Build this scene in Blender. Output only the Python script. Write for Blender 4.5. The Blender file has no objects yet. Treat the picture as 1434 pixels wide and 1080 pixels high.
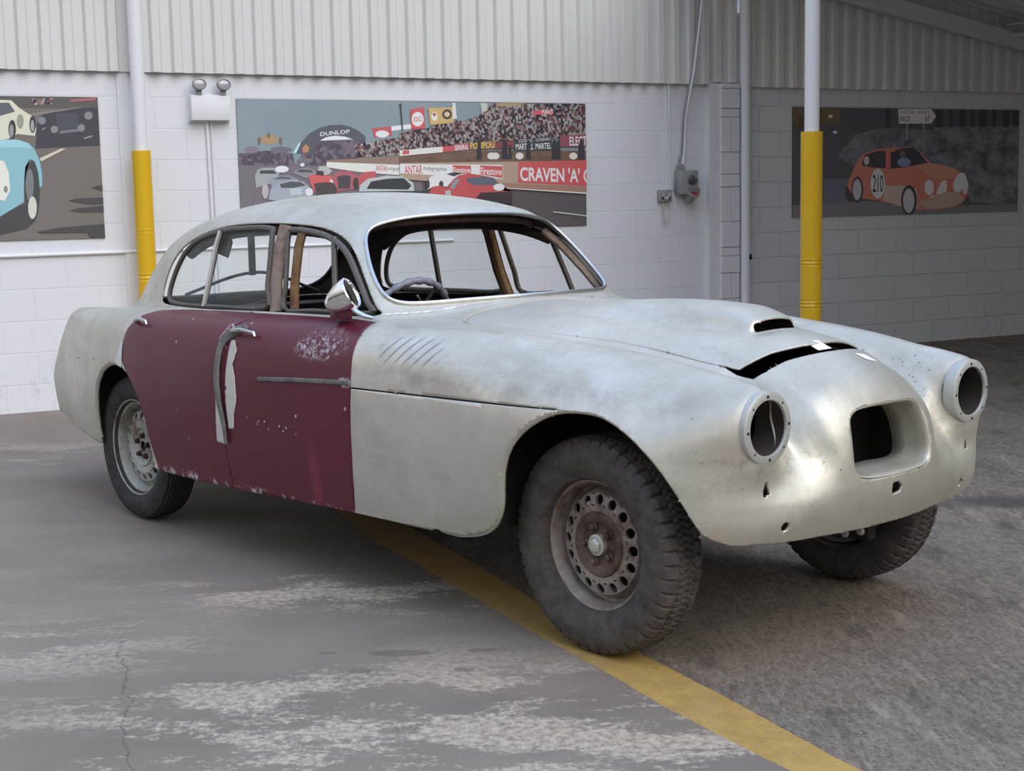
import bpy, bmesh, math, random
import numpy as np
from mathutils import Vector, Matrix

# ------------------------------------------------------------------ camera, sky, sun, exposure
SC = bpy.context.scene
COL = SC.collection
EYE = 1.4175
CAMF = 2042.7            # focal length in pixels of the 1434 px wide frame
PITCH, ROLL = 0.12601, -0.01953
cd = bpy.data.cameras.new('camera'); cam = bpy.data.objects.new('camera', cd); COL.objects.link(cam)
cd.sensor_width = 36.0; cd.lens = CAMF * 36.0 / 1434.0; cd.clip_end = 200
_cp, _sp = math.cos(PITCH), math.sin(PITCH)
_r0 = Vector((1, 0, 0)); _u0 = Vector((0, _sp, _cp)); _f0 = Vector((0, _cp, -_sp))
_c, _s = math.cos(ROLL), math.sin(ROLL)
_r = _r0 * _c + _u0 * _s; _u = _u0 * _c - _r0 * _s
M = Matrix((( _r.x, _u.x, -_f0.x, 0), (_r.y, _u.y, -_f0.y, 0), (_r.z, _u.z, -_f0.z, EYE), (0, 0, 0, 1)))
WORLD = Matrix.Rotation(-0.46840, 4, 'Z') @ Matrix.Translation((0, -11.942, 0))     # the back wall runs along world x
cam.matrix_world = WORLD @ M
SC.camera = cam
SC.view_settings.view_transform = 'Standard'; SC.view_settings.look = 'None'
SC.view_settings.gamma = 1.0; SC.view_settings.use_curve_mapping = False
SC.view_settings.exposure = 0.12

wd = bpy.data.worlds.new('sky'); SC.world = wd; wd.use_nodes = True
nt = wd.node_tree; nt.nodes.clear()
wo = nt.nodes.new('ShaderNodeOutputWorld'); bg = nt.nodes.new('ShaderNodeBackground')
tc = nt.nodes.new('ShaderNodeTexCoord'); sx = nt.nodes.new('ShaderNodeSeparateXYZ'); cr = nt.nodes.new('ShaderNodeValToRGB')
nt.links.new(tc.outputs['Generated'], sx.inputs[0]); nt.links.new(sx.outputs['Z'], cr.inputs[0])
cr.color_ramp.elements[0].position = 0.0; cr.color_ramp.elements[0].color = (0.10, 0.095, 0.085, 1)
cr.color_ramp.elements[1].position = 1.0; cr.color_ramp.elements[1].color = (0.54, 0.77, 1.25, 1)
e = cr.color_ramp.elements.new(0.06); e.color = (0.20, 0.19, 0.175, 1)
e = cr.color_ramp.elements.new(0.30); e.color = (0.76, 0.735, 0.705, 1)
e = cr.color_ramp.elements.new(0.60); e.color = (0.64, 0.81, 1.14, 1)
nt.links.new(cr.outputs[0], bg.inputs[0]); bg.inputs[1].default_value = 1.12
nt.links.new(bg.outputs[0], wo.inputs[0])
sun_d = bpy.data.lights.new('sun', 'SUN'); sun_d.energy = 1.8; sun_d.angle = math.radians(55); sun_d.color = (1.0, 0.95, 0.88)
sun = bpy.data.objects.new('sun', sun_d); COL.objects.link(sun)
sun.rotation_euler = (WORLD.to_3x3() @ Vector((0.50, -0.55, 0.68))).to_track_quat('Z', 'Y').to_euler()

# ------------------------------------------------------------------ helpers
def tag(o, label=None, cat=None, group=None, kind=None):
    if label: o['label'] = label
    if cat: o['category'] = cat
    if group: o['group'] = group
    if kind: o['kind'] = kind
    return o

def empty(name, loc=(0, 0, 0), rz=0.0, **k):
    o = bpy.data.objects.new(name, None); COL.objects.link(o)
    o.location = loc; o.rotation_euler = (0, 0, rz); o.empty_display_size = .1
    return tag(o, **k)

def mesh(name, V, F, mats, parent=None, smooth=False, fm=None, **k):
    me = bpy.data.meshes.new(name)
    me.from_pydata([tuple(map(float, v)) for v in V], [], [tuple(map(int, f)) for f in F])
    for m in (mats if isinstance(mats, (list, tuple)) else [mats]): me.materials.append(m)
    if fm is not None: me.polygons.foreach_set('material_index', list(fm))
    if smooth: me.polygons.foreach_set('use_smooth', [True] * len(me.polygons))
    me.update()
    o = bpy.data.objects.new(name, me); COL.objects.link(o)
    if parent: o.parent = parent
    return tag(o, **k)

def auto_smooth(o, ang=35):
    me = o.data; me.polygons.foreach_set('use_smooth', [True] * len(me.polygons))
    bm = bmesh.new(); bm.from_mesh(me)
    for e in bm.edges:
        if len(e.link_faces) == 2 and e.calc_face_angle(0) > math.radians(ang): e.smooth = False
    bm.to_mesh(me); bm.free()
    return o

class B:
    "collects boxes, tubes and lathes; link() makes one mesh"
    def __init__(s): s.V = []; s.F = []; s.M = []; s.m = 0
    def add(s, V, F):
        n = len(s.V); s.V += [tuple(map(float, v)) for v in V]; s.F += [tuple(i + n for i in f) for f in F]; s.M += [s.m] * len(F); return s
    def box(s, lo, hi, mtx=None, bev=0):
        bm = bmesh.new(); bmesh.ops.create_cube(bm, size=1)
        c = [(a + b) / 2 for a, b in zip(lo, hi)]; d = [abs(b - a) for a, b in zip(lo, hi)]
        for v in bm.verts: v.co = Vector([c[i] + v.co[i] * d[i] for i in range(3)])
        if bev: bmesh.ops.bevel(bm, geom=bm.edges[:], offset=bev, segments=2, affect='EDGES', profile=.5)
        if mtx is not None: bmesh.ops.transform(bm, matrix=mtx, verts=bm.verts)
        bm.verts.index_update()
        s.add([v.co for v in bm.verts], [[v.index for v in f.verts] for f in bm.faces]); bm.free(); return s
    def tube(s, P, r, n=10, closed=False, cap=True, flat=1.0, up=None):
        P = [Vector(p) for p in P]; N = len(P); V = []; F = []
        R = r if hasattr(r, '__len__') else [r] * N
        prev = None
        for i, p in enumerate(P):
            a = P[(i - 1) % N] if (i or closed) else p; b = P[(i + 1) % N] if (i < N - 1 or closed) else p
            t = (b - a).normalized()
            if up is not None: x = Vector(up(p) if callable(up) else up)
            else: x = prev if prev is not None else (Vector((0, 0, 1)) if abs(t.z) < .9 else Vector((1, 0, 0)))
            x = (x - t * x.dot(t)).normalized(); prev = x; y = t.cross(x)
            for k in range(n):
                w = 2 * math.pi * k / n; V.append(p + x * (math.cos(w) * R[i] * flat) + y * (math.sin(w) * R[i]))
        for i in range(N if closed else N - 1):
            j = (i + 1) % N
            for k in range(n): F.append((i * n + k, i * n + (k + 1) % n, j * n + (k + 1) % n, j * n + k))
        if cap and not closed: F.append(tuple(range(n))[::-1]); F.append(tuple((N - 1) * n + k for k in range(n)))
        return s.add(V, F)
    def lathe(s, prof, n=48, mtx=None, closed=False):
        "profile (radius, height) turned round local z"
        V = []; F = []; m = len(prof)
        for k in range(n):
            w = 2 * math.pi * k / n
            for (r_, z_) in prof: V.append(Vector((r_ * math.cos(w), r_ * math.sin(w), z_)))
        for k in range(n):
            j = (k + 1) % n
            for i in range(m if closed else m - 1):
                q = (i + 1) % m; F.append((k * m + i, j * m + i, j * m + q, k * m + q))
        if mtx is not None: V = [mtx @ v for v in V]
        return s.add(V, F)
    def link(s, name, mats, parent=None, smooth=True, **k):
        o = mesh(name, s.V, s.F, mats, parent, fm=s.M, **k)
        bm = bmesh.new(); bm.from_mesh(o.data)
        bmesh.ops.remove_doubles(bm, verts=bm.verts, dist=1e-6)
        bmesh.ops.recalc_face_normals(bm, faces=bm.faces); bm.to_mesh(o.data); bm.free()
        return auto_smooth(o) if smooth else o

def solid(o, t, off=-1, rim=0, inner=None):
    m = o.modifiers.new('thickness', 'SOLIDIFY'); m.thickness = t; m.offset = off; m.use_even_offset = False
    if inner is not None: m.material_offset = inner; m.material_offset_rim = rim
    return o

# ------------------------------------------------------------------ materials
class Nodes:
    def __init__(s, name):
        s.m = bpy.data.materials.new(name); s.m.use_nodes = True; s.t = s.m.node_tree; s.t.nodes.clear()
        s.out = s.t.nodes.new('ShaderNodeOutputMaterial'); s.b = s.t.nodes.new('ShaderNodeBsdfPrincipled')
        s.t.links.new(s.b.outputs[0], s.out.inputs[0]); s.tc = s.t.nodes.new('ShaderNodeTexCoord'); s.P = s.tc.outputs['Object']
    def n(s, kind, **kw):
        q = s.t.nodes.new('ShaderNode' + kind)
        for k, v in kw.items():
            if k.startswith('i_'):
                key = k[2:]; key = int(key) if key.isdigit() else key.replace('_', ' ')
                s.set(q.inputs[key], v)
            else: setattr(q, k, v)
        return q
    def set(s, sock, v):
        if hasattr(v, 'is_output') or isinstance(v, bpy.types.NodeSocket): s.t.links.new(v, sock)
        else:
            try: sock.default_value = v
            except Exception:
                sock.default_value = (*v, 1) if hasattr(v, '__len__') and len(v) == 3 else v
    def noise(s, scale, detail=4, rough=.6, vec=None, dist=0):
        q = s.n('TexNoise', i_Scale=scale, i_Detail=detail, i_Roughness=rough, i_Distortion=dist); s.t.links.new(vec or s.P, q.inputs['Vector']); return q.outputs['Fac']
    def vor(s, scale, vec=None, feature='F1', out='Distance', rnd=1.0):
        q = s.n('TexVoronoi', feature=feature, i_Scale=scale, i_Randomness=rnd); s.t.links.new(vec or s.P, q.inputs['Vector']); return q.outputs[out]
    def mapv(s, loc=(0, 0, 0), rot=(0, 0, 0), scale=(1, 1, 1), vec=None):
        q = s.n('Mapping'); q.inputs['Location'].default_value = loc; q.inputs['Rotation'].default_value = rot; q.inputs['Scale'].default_value = scale
        s.t.links.new(vec or s.P, q.inputs['Vector']); return q.outputs[0]
    def ramp(s, fac, *st):
        q = s.n('ValToRGB'); s.t.links.new(fac, q.inputs[0]); el = q.color_ramp.elements
        while len(el) < len(st): el.new(.5)
        for e_, (p_, c_) in zip(el, st):
            e_.position = p_; e_.color = (*c_, 1) if hasattr(c_, '__len__') else (c_, c_, c_, 1)
        return q.outputs[0]
    def mix(s, f, a, b, mode='MIX'):
        q = s.n('MixRGB', blend_type=mode); s.set(q.inputs[0], f)
        for i, v in ((1, a), (2, b)): s.set(q.inputs[i], v if isinstance(v, bpy.types.NodeSocket) else (*v, 1) if hasattr(v, '__len__') else (v, v, v, 1))
        return q.outputs[0]
    def math(s, op, a, b=0.0, c=None, clamp=False):
        q = s.n('Math', operation=op, use_clamp=clamp); s.set(q.inputs[0], a); s.set(q.inputs[1], b)
        if c is not None: s.set(q.inputs[2], c)
        return q.outputs[0]
    def xyz(s, vec=None):
        q = s.n('SeparateXYZ'); s.t.links.new(vec or s.P, q.inputs[0]); return q.outputs
    def blob(s, x, y, rx, ry, axes=(0, 1), soft=.35, wob=None):
        "soft ellipse mask 1 inside 0 outside on two object axes"
        X = s.xyz(); a = s.math('DIVIDE', s.math('SUBTRACT', X[axes[0]], x), rx); b = s.math('DIVIDE', s.math('SUBTRACT', X[axes[1]], y), ry)
        d = s.math('SQRT', s.math('ADD', s.math('MULTIPLY', a, a), s.math('MULTIPLY', b, b)))
        if wob is not None: d = s.math('ADD', d, s.math('MULTIPLY', s.math('SUBTRACT', wob, .5), 1.6))
        q = s.n('MapRange', interpolation_type='SMOOTHSTEP'); s.set(q.inputs[0], d); q.inputs[1].default_value = 1 + soft; q.inputs[2].default_value = 1 - soft; return q.outputs[0]
    def bump(s, h, strength=.3, dist=.01):
        q = s.n('Bump'); s.set(q.inputs['Height'], h); q.inputs['Strength'].default_value = strength; q.inputs['Distance'].default_value = dist
        s.t.links.new(q.outputs[0], s.b.inputs['Normal'])
    def done(s, col=None, rough=None, metal=None, **k):
        if col is not None: s.set(s.b.inputs['Base Color'], col if isinstance(col, bpy.types.NodeSocket) else (*col, 1))
        if rough is not None: s.set(s.b.inputs['Roughness'], rough)
        if metal is not None: s.set(s.b.inputs['Metallic'], metal)
        for kk, v in k.items(): s.set(s.b.inputs[kk.replace('_', ' ')], v)
        return s.m

def plain(name, col, rough=.6, metal=0, var=.12, scale=12, bump=0, **k):
    s = Nodes(name); n = s.noise(scale, 5)
    c = s.mix(n, tuple(v * (1 - var) for v in col), tuple(min(1, v * (1 + var)) for v in col))
    if bump: s.bump(s.noise(scale * 6, 3), bump, .004)
    return s.done(c, rough, metal, **k)

def m_alu():
    s = Nodes('bare aluminium'); 
    n1 = s.noise(1.8, 6, .65); n2 = s.noise(9, 6, .7); n3 = s.noise(60, 4, .7, vec=s.mapv(scale=(1, 1, .35)))
    c = s.ramp(n1, (.3, (.48, .45, .365)), (.55, (.63, .59, .505)), (.75, (.73, .695, .62)))
    c = s.mix(s.ramp(n2, (.45, 0.0), (.75, .55)), c, (.46, .44, .36))
    c = s.mix(s.ramp(n3, (.55, 0.0), (.8, .35)), c, (.80, .79, .77))
    # greenish beige towards the bottom of the skin and smudges near the arches
    X = s.xyz(); low = s.n('MapRange'); s.set(low.inputs[0], X[2]); low.inputs[1].default_value = .75; low.inputs[2].default_value = .35
    c = s.mix(s.math('MULTIPLY', low.outputs[0], .35), c, (.46, .47, .38))
    g = s.ramp(s.noise(14, 8, .75, vec=s.mapv(scale=(1, 1, .5))), (.62, 0.0), (.72, 1.0))
    g2 = s.blob(.33, .60, .22, .20, (0, 2), .5)
    c = s.mix(s.math('MULTIPLY', s.math('MULTIPLY', g, g2), .6), c, (.24, .22, .15))
    c = s.mix(s.math('MULTIPLY', s.ramp(s.noise(3.2, 8, .8, vec=s.mapv(scale=(.5, 1, 1.4))), (.50, 0.0), (.68, 1.0)), .55), c, (.40, .38, .29))
    band = s.blob(-.35, .825, .75, .035, (0, 2), .8, s.noise(4, 4)); c = s.mix(s.math('MULTIPLY', s.math('MULTIPLY', band, s.ramp(n2, (.35, 0.0), (.6, 1.0))), .6), c, (.34, .30, .24))
    ul = s.blob(.50, .645, .12, .06, (0, 2), .6, s.noise(9, 5)); c = s.mix(s.math('MULTIPLY', s.math('MULTIPLY', ul, s.ramp(s.noise(26, 8, .8), (.52, 0.0), (.64, 1.0))), .45), c, (.24, .22, .13))
    # hammer marks on the wing behind the arch
    w = s.n('TexWave', wave_type='BANDS', bands_direction='X', i_Scale=8.5, i_Distortion=.5, i_Detail=1.0)
    s.t.links.new(s.mapv(rot=(0, -.75, 0)), w.inputs['Vector'])
    k = s.math('MULTIPLY', s.ramp(w.outputs['Fac'], (.80, 0.0), (.93, 1.0)), s.blob(-.76, .912, .15, .05, (0, 2), .3, s.noise(12, 2)))
    c = s.mix(s.math('MULTIPLY', k, .75), c, (.22, .21, .26))
    # pitted weld patch beside the far lamp
    sp = s.vor(55); k2 = s.math('MULTIPLY', s.ramp(sp, (.10, 1.0), (.22, 0.0)), s.blob(.40, .44, .10, .05, (0, 1), .4))
    c = s.mix(s.math('MULTIPLY', k2, .8), c, (.10, .10, .09))
    # stray dark specks
    k3 = s.math('MULTIPLY', s.ramp(s.vor(17), (.045, 1.0), (.07, 0.0)), s.ramp(s.noise(3, 2), (.56, 0.0), (.62, 1.0)))
    c = s.mix(s.math('MULTIPLY', k3, .7), c, (.12, .11, .09))
    r = s.ramp(n2, (.3, .36), (.7, .54))
    s.bump(s.math('ADD', s.math('MULTIPLY', s.noise(5, 3), .6), s.math('MULTIPLY', n3, .05)), .10, .02)
    return s.done(c, r, .58)

def m_maroon():
    s = Nodes('maroon paint'); n = s.noise(2.5, 5)
    c = s.mix(n, (.092, .010, .023), (.120, .015, .030))
    wh = (.62, .60, .62)
    a = s.math('MULTIPLY', s.ramp(s.noise(46, 6, .8), (.50, 0.0), (.60, 1.0)), s.blob(-1.27, .905, .16, .045, (0, 2), .5, s.noise(6, 2)))
    b = s.math('MULTIPLY', s.ramp(s.vor(9.5), (.055, 1.0), (.075, 0.0)), s.ramp(s.noise(2.2, 2), (.50, 0.0), (.56, 1.0)))
    d = s.math('MULTIPLY', s.ramp(s.vor(34), (.13, 1.0), (.17, 0.0)), s.blob(-1.55, .585, .24, .02, (0, 2), .5))
    X = s.xyz()
    ed = s.n('MapRange'); s.set(ed.inputs[0], X[2]); ed.inputs[1].default_value = .325; ed.inputs[2].default_value = .30
    e2 = s.math('MULTIPLY', s.ramp(s.noise(30, 4), (.55, 0.0), (.62, 1.0)), ed.outputs[0])
    f = s.math('MULTIPLY', s.ramp(s.noise(50, 4, .7), (.50, 0.0), (.58, 1.0)), s.blob(-1.93, .895, .035, .055, (0, 2), .3, s.noise(25, 2)))
    g = s.math('MULTIPLY', s.ramp(s.noise(70, 3), (.45, 0.0), (.52, 1.0)), s.blob(-1.10, .785, .035, .016, (0, 2), .5))
    k = a
    for q in (b, d, e2, f, g): k = s.math('MAXIMUM', k, q)
    c = s.mix(s.math('MULTIPLY', k, .85), c, wh)
    c = s.mix(s.math('MULTIPLY', s.blob(-1.30, .40, .03, .10, (0, 2), .8), .35), c, (.30, .05, .09))
    return s.done(c, s.ramp(n, (.3, .30), (.7, .42)), 0.0, Specular_IOR_Level=.4)

def m_concrete():
    s = Nodes('worn concrete slab')
    n = s.noise(.55, 6, .6); n2 = s.noise(2.6, 8, .7, vec=s.mapv(rot=(0, 0, .25), scale=(.55, 1.2, 1))); n3 = s.noise(38, 6, .75)
    c = s.ramp(n, (.3, (.166, .133, .108)), (.5, (.222, .180, .150)), (.7, (.27, .221, .184)))
    # pale scoured patches; the nearest also paints in the brighter light near the camera
    pa = s.ramp(s.math('ADD', n2, s.math('MULTIPLY', s.math('SUBTRACT', n3, .5), .35)), (.49, 0.0), (.56, 1.0))
    reg = s.math('MAXIMUM', s.blob(-.55, 5.25, .75, .28, (0, 1), .6, n), s.blob(-.10, 3.75, 1.3, .62, (0, 1), .6, n))
    reg = s.math('MAXIMUM', reg, s.math('MULTIPLY', s.blob(-3.0, 8.4, 1.2, .35, (0, 1), .6, n), .6)); reg = s.math('MAXIMUM', reg, s.math('MULTIPLY', s.blob(-1.6, 4.6, .5, .3, (0, 1), .7, n), .7))
    reg = s.math('MAXIMUM', reg, .14)
    pale = s.mix(s.ramp(n3, (.38, 0.0), (.6, 1.0)), (.27, .21, .165), (.54, .455, .36))
    c = s.mix(s.math('MULTIPLY', s.math('MULTIPLY', pa, reg), .85), c, pale)
    st = None
    for (x, y, rx, ry) in ((-.372, 4.486, .10, .035), (-.48, 4.315, .037, .022), (-.163, 4.309, .032, .02), (-.11, 4.50, .05, .02), (-.33, 3.80, .055, .03), (-.60, 4.50, .03, .015)):
        q = s.blob(x, y, rx, ry, (0, 1), .12, None); st = q if st is None else s.math('MAXIMUM', st, q)
    c = s.mix(s.math('MULTIPLY', st, .6), c, (.13, .115, .095))
    # hairline crack
    X = s.xyz(); dx = s.math('ABSOLUTE', s.math('SUBTRACT', s.math('ADD', X[0], s.math('MULTIPLY', s.math('SUBTRACT', s.noise(3.5, 6, .7), .5), .16)), s.math('MULTIPLY_ADD', X[1], -.30, .09)))
    ck = s.math('MULTIPLY', s.ramp(dx, (.0015, 1.0), (.004, 0.0)), s.ramp(X[1], (0, 1.0), (1, 1.0)))
    ylim = s.n('MapRange'); s.set(ylim.inputs[0], X[1]); ylim.inputs[1].default_value = 4.9; ylim.inputs[2].default_value = 4.4
    c = s.mix(s.math('MULTIPLY', s.math('MULTIPLY', ck, ylim.outputs[0]), .7), c, (.05, .045, .04))
    s.bump(s.math('ADD', n3, s.math('MULTIPLY', pa, .4)), .25, .004)
    return s.done(c, s.ramp(n2, (.35, .55), (.65, .8)), 0, Specular_IOR_Level=.25)

def m_asphalt():
    s = Nodes('rough tamped concrete yard')
    st = s.mapv(rot=(0, 0, .75), scale=(1, .28, 1)); n = s.noise(1.2, 6, .65); n2 = s.noise(62, 7, .75, vec=st); n3 = s.noise(70, 5, .8)
    c = s.ramp(n, (.3, (.125, .100, .080)), (.7, (.235, .190, .152)))
    c = s.mix(s.ramp(n2, (.42, 0.0), (.62, .65)), c, (.33, .27, .215)); c = s.mix(s.ramp(n3, (.38, .6), (.50, 0.0)), c, (.05, .042, .035))
    c = s.mix(s.ramp(s.noise(2.6, 8, .8, vec=s.mapv(rot=(0, 0, .75), scale=(1, .35, 1))), (.52, 0.0), (.66, .75)), c, (.065, .052, .042)); c = s.mix(s.ramp(s.noise(3.3, 7, .75, vec=s.mapv(loc=(5, 2, 0), rot=(0, 0, .75), scale=(1.3, .3, 1))), (.56, 0.0), (.68, .6)), c, (.40, .34, .28))
    sp = s.math('MULTIPLY', s.ramp(s.vor(24), (.05, 1.0), (.08, 0.0)), s.ramp(s.noise(9, 2), (.58, 0.0), (.62, 1.0))); c = s.mix(sp, c, (.55, .52, .48))
    c = s.mix(s.math('MULTIPLY', s.blob(2.2, 6.6, .35, .12, (0, 1), .6, n), .6), c, (.03, .028, .026))
    s.bump(s.math('ADD', s.math('MULTIPLY', n2, 1.0), s.math('MULTIPLY', n3, .5)), .45, .010)
    return s.done(c, .85, 0, Specular_IOR_Level=.25)

def m_yellow_line():
    s = Nodes('worn yellow line paint'); n = s.noise(9, 8, .75); n2 = s.noise(60, 4, .7)
    c = s.ramp(n, (.3, (.33, .20, .05)), (.6, (.45, .285, .075)), (.75, (.40, .30, .16)))
    c = s.mix(s.ramp(n2, (.56, 0.0), (.68, .8)), c, (.22, .18, .13)); c = s.mix(s.ramp(s.noise(2.2, 6, .7), (.5, 0.0), (.7, .6)), c, (.30, .22, .12)); s.bump(n2, .4, .004)
    return s.done(c, .75)

def m_block(name, base, amp, shift, mort=.93):
    s = Nodes(name)
    br = s.n('TexBrick', offset=.5, offset_frequency=2, squash=1.0); br.inputs['Scale'].default_value = 1.0
    br.inputs['Mortar Size'].default_value = .007; br.inputs['Mortar Smooth'].default_value = .6; br.inputs['Brick Width'].default_value = .4515; br.inputs['Row Height'].default_value = .22318
    br.inputs['Color1'].default_value = (*base, 1); br.inputs['Color2'].default_value = (*[v * .965 for v in base], 1); br.inputs['Mortar'].default_value = (*[v * mort for v in base], 1)
    X = s.xyz(); wob = s.n('TexNoise', i_Scale=3.0, i_Detail=2.0); s.t.links.new(s.P, wob.inputs['Vector'])
    cb = s.n('CombineXYZ'); s.set(cb.inputs[0], s.math('ADD', X[0], s.math('MULTIPLY_ADD', wob.outputs['Fac'], .012, shift))); s.set(cb.inputs[1], s.math('ADD', X[2], s.math('MULTIPLY_ADD', wob.outputs['Fac'], .010, .0231)))
    s.t.links.new(cb.outputs[0], br.inputs['Vector'])
    pd = s.ramp(s.noise(1.7, 6, .8), (.62, 0.0), (.70, 1.0)); 
    low = s.n('MapRange'); s.set(low.inputs[0], X[2]); low.inputs[1].default_value = .75; low.inputs[2].default_value = 0.0
    grime = s.math('MULTIPLY', s.ramp(s.noise(24, 8, .85, vec=s.mapv(scale=(1, 1, .4))), (.50, 0.0), (.66, 1.0)), s.math('MULTIPLY', low.outputs[0], .75))
    c = s.mix(s.math('MULTIPLY', grime, s.ramp(s.noise(1.6, 3), (.42, 0.0), (.6, 1.0))), br.outputs['Color'], (.16, .15, .13))
    h = s.math('ADD', s.math('MULTIPLY', br.outputs['Fac'], -1.0 * amp), s.math('MULTIPLY', s.noise(60, 3), .05))
    s.bump(h, .35 + .3 * amp, .004)
    return s.done(c, .55, 0, Specular_IOR_Level=.3)

def m_rubber(name, a, b, sc=20):
    s = Nodes(name); n = s.noise(sc, 6, .75)
    c = s.ramp(n, (.35, a), (.65, b)); s.bump(s.noise(90, 3), .15, .003)
    return s.done(c, .72, 0, Specular_IOR_Level=.35)

def m_rust(name, a, b, cc, sc=16, metal=.3, rough=.6):
    s = Nodes(name); n = s.noise(sc, 8, .8); n2 = s.noise(sc * .35, 4)
    c = s.ramp(s.math('ADD', s.math('MULTIPLY', n, .6), s.math('MULTIPLY', n2, .4)), (.40, a), (.52, b), (.64, cc)); s.bump(n, .2, .004)
    return s.done(c, rough, metal)

def m_glass():
    m = bpy.data.materials.new('dusty window glass'); m.use_nodes = True; t = m.node_tree; t.nodes.clear()
    o = t.nodes.new('ShaderNodeOutputMaterial'); tr = t.nodes.new('ShaderNodeBsdfTransparent'); gl = t.nodes.new('ShaderNodeBsdfGlossy'); df = t.nodes.new('ShaderNodeBsdfDiffuse')
    mx = t.nodes.new('ShaderNodeMixShader'); m2 = t.nodes.new('ShaderNodeMixShader')
    no = t.nodes.new('ShaderNodeTexNoise'); no.inputs['Scale'].default_value = 5; no.inputs['Detail'].default_value = 6; rp = t.nodes.new('ShaderNodeMapRange'); rp.inputs[3].default_value = .01; rp.inputs[4].default_value = .06
    tcn = t.nodes.new('ShaderNodeTexCoord'); t.links.new(tcn.outputs['Object'], no.inputs['Vector']); t.links.new(no.outputs['Fac'], rp.inputs[0])
    tr.inputs[0].default_value = (.97, .985, .98, 1); gl.inputs['Roughness'].default_value = .03; df.inputs[0].default_value = (.5, .52, .5, 1)
    mx.inputs[0].default_value = .05; t.links.new(tr.outputs[0], mx.inputs[1]); t.links.new(gl.outputs[0], mx.inputs[2])
    t.links.new(rp.outputs[0], m2.inputs[0]); t.links.new(mx.outputs[0], m2.inputs[1]); t.links.new(df.outputs[0], m2.inputs[2]); t.links.new(m2.outputs[0], o.inputs[0]); return m

ALU = m_alu(); MAROON = m_maroon(); CONC = m_concrete(); ASPH = m_asphalt(); YLINE = m_yellow_line()
BLK_L = m_block('painted blockwork', (.76, .77, .79), .45, .125); BLK_R = m_block('painted rough blockwork', (.70, .71, .72), 1.8, .197, 1.05)
DARK = plain('dark underside', (.022, .018, .015), .85, var=.4); UNDER = plain('dark primer inside', (.055, .042, .034), .8, var=.5, scale=8)
TRIMC = plain('dull chrome', (.62, .63, .63), .28, .95, scale=30); CHROME = plain('bright chrome', (.85, .85, .86), .07, 1.0, var=.03)
FRAME = plain('grey brown window frame', (.12, .105, .09), .5, .3, var=.3, scale=30); RUBBER = m_rubber('perished black rubber', (.025, .025, .027), (.06, .058, .055))
TYRE_F = m_rubber('dusty off road tyre rubber', (.045, .037, .032), (.10, .084, .074)); TYRE_R = m_rubber('black tyre rubber', (.020, .020, .021), (.05, .045, .042))
RIM_F = m_rust('grey brown steel wheel', (.13, .09, .065), (.27, .225, .19), (.36, .315, .275)); RIM_R = m_rust('cream steel wheel', (.16, .10, .07), (.36, .36, .31), (.44, .44, .39), 12, .1)
RUST = m_rust('rusty hub', (.055, .033, .024), (.115, .074, .055), (.17, .12, .095), 20); RUSTD = m_rust('dark rust', (.03, .017, .013), (.06, .03, .024), (.10, .05, .035), 30)
WOOD = m_rust('old ash wood pillar', (.16, .07, .035), (.30, .17, .075), (.42, .30, .17), 9, 0, .8); WOODP = m_rust('flaking painted pillar', (.16, .11, .08), (.34, .25, .19), (.12, .10, .09), 14, 0, .8)
WHITE = plain('white paint', (.78, .78, .79), .45, var=.03); WHITE2 = plain('white painted steel sheet', (.68, .67, .645), .5, var=.04, scale=3)
YELLOW = plain('yellow vinyl padding', (.72, .43, .012), .28, var=.08, scale=6, bump=.15); LAMPG = plain('grey lamp lens', (.40, .41, .42), .15, .2)
GREYP = plain('grey plastic', (.30, .30, .295), .45); BLACK = plain('black recess', (.008, .008, .008), .9); REDP = plain('red socket plastic', (.35, .05, .04), .5)
TAPE = plain('aged pale masking tape', (.55, .52, .46), .8, var=.1, scale=25); PAPER = plain('white paper', (.82, .82, .82), .7, var=.02); SEAL = m_rubber('grey rubber door seal', (.10, .095, .085), (.22, .21, .19), 14)
GLASS = m_glass(); BRICKP = plain('painted brick pier', (.74, .75, .75), .55, var=.05, scale=9, bump=.3)
WHEELK = plain('grey plastic steering wheel', (.20, .20, .23), .3, var=.15)

ROOF_DEPTH, ROOF_S0 = 10.0, 1.4  # depth stretched out of view so the roof shades the right wall
# ------------------------------------------------------------------ the setting
WALL = Vector((0, 0, 0)); WA = 0.0
def wl(s_, off=0.0, z=0.0):            # wall coordinates -> world
    return Vector((WALL.x + s_ * math.cos(WA) + off * math.sin(WA), WALL.y + s_ * math.sin(WA) - off * math.cos(WA), z))
def wobj(b, name, mats, parent=None, smooth=False, **k):   # built in wall-local axes (s, away, z)
    o = b.link(name, mats, parent, smooth=smooth, **k)
    if parent is None: o.location = WALL; o.rotation_euler = (0, 0, WA)
    return o
def quad_grid(b, lo, hi, y):
    return b.add([(lo[0], y, lo[1]), (hi[0], y, lo[1]), (hi[0], y, hi[1]), (lo[0], y, hi[1])], [(0, 1, 2, 3)])

b = B(); b.box((-9.0, 0, -.1), (2.30, .2, 3.0)); wobj(b, 'wall_back', BLK_L, kind='structure')
b = B(); b.box((2.30, 0, -.1), (9.6, .2, 3.4)); wobj(b, 'wall_back_right', BLK_R, kind='structure')
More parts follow.
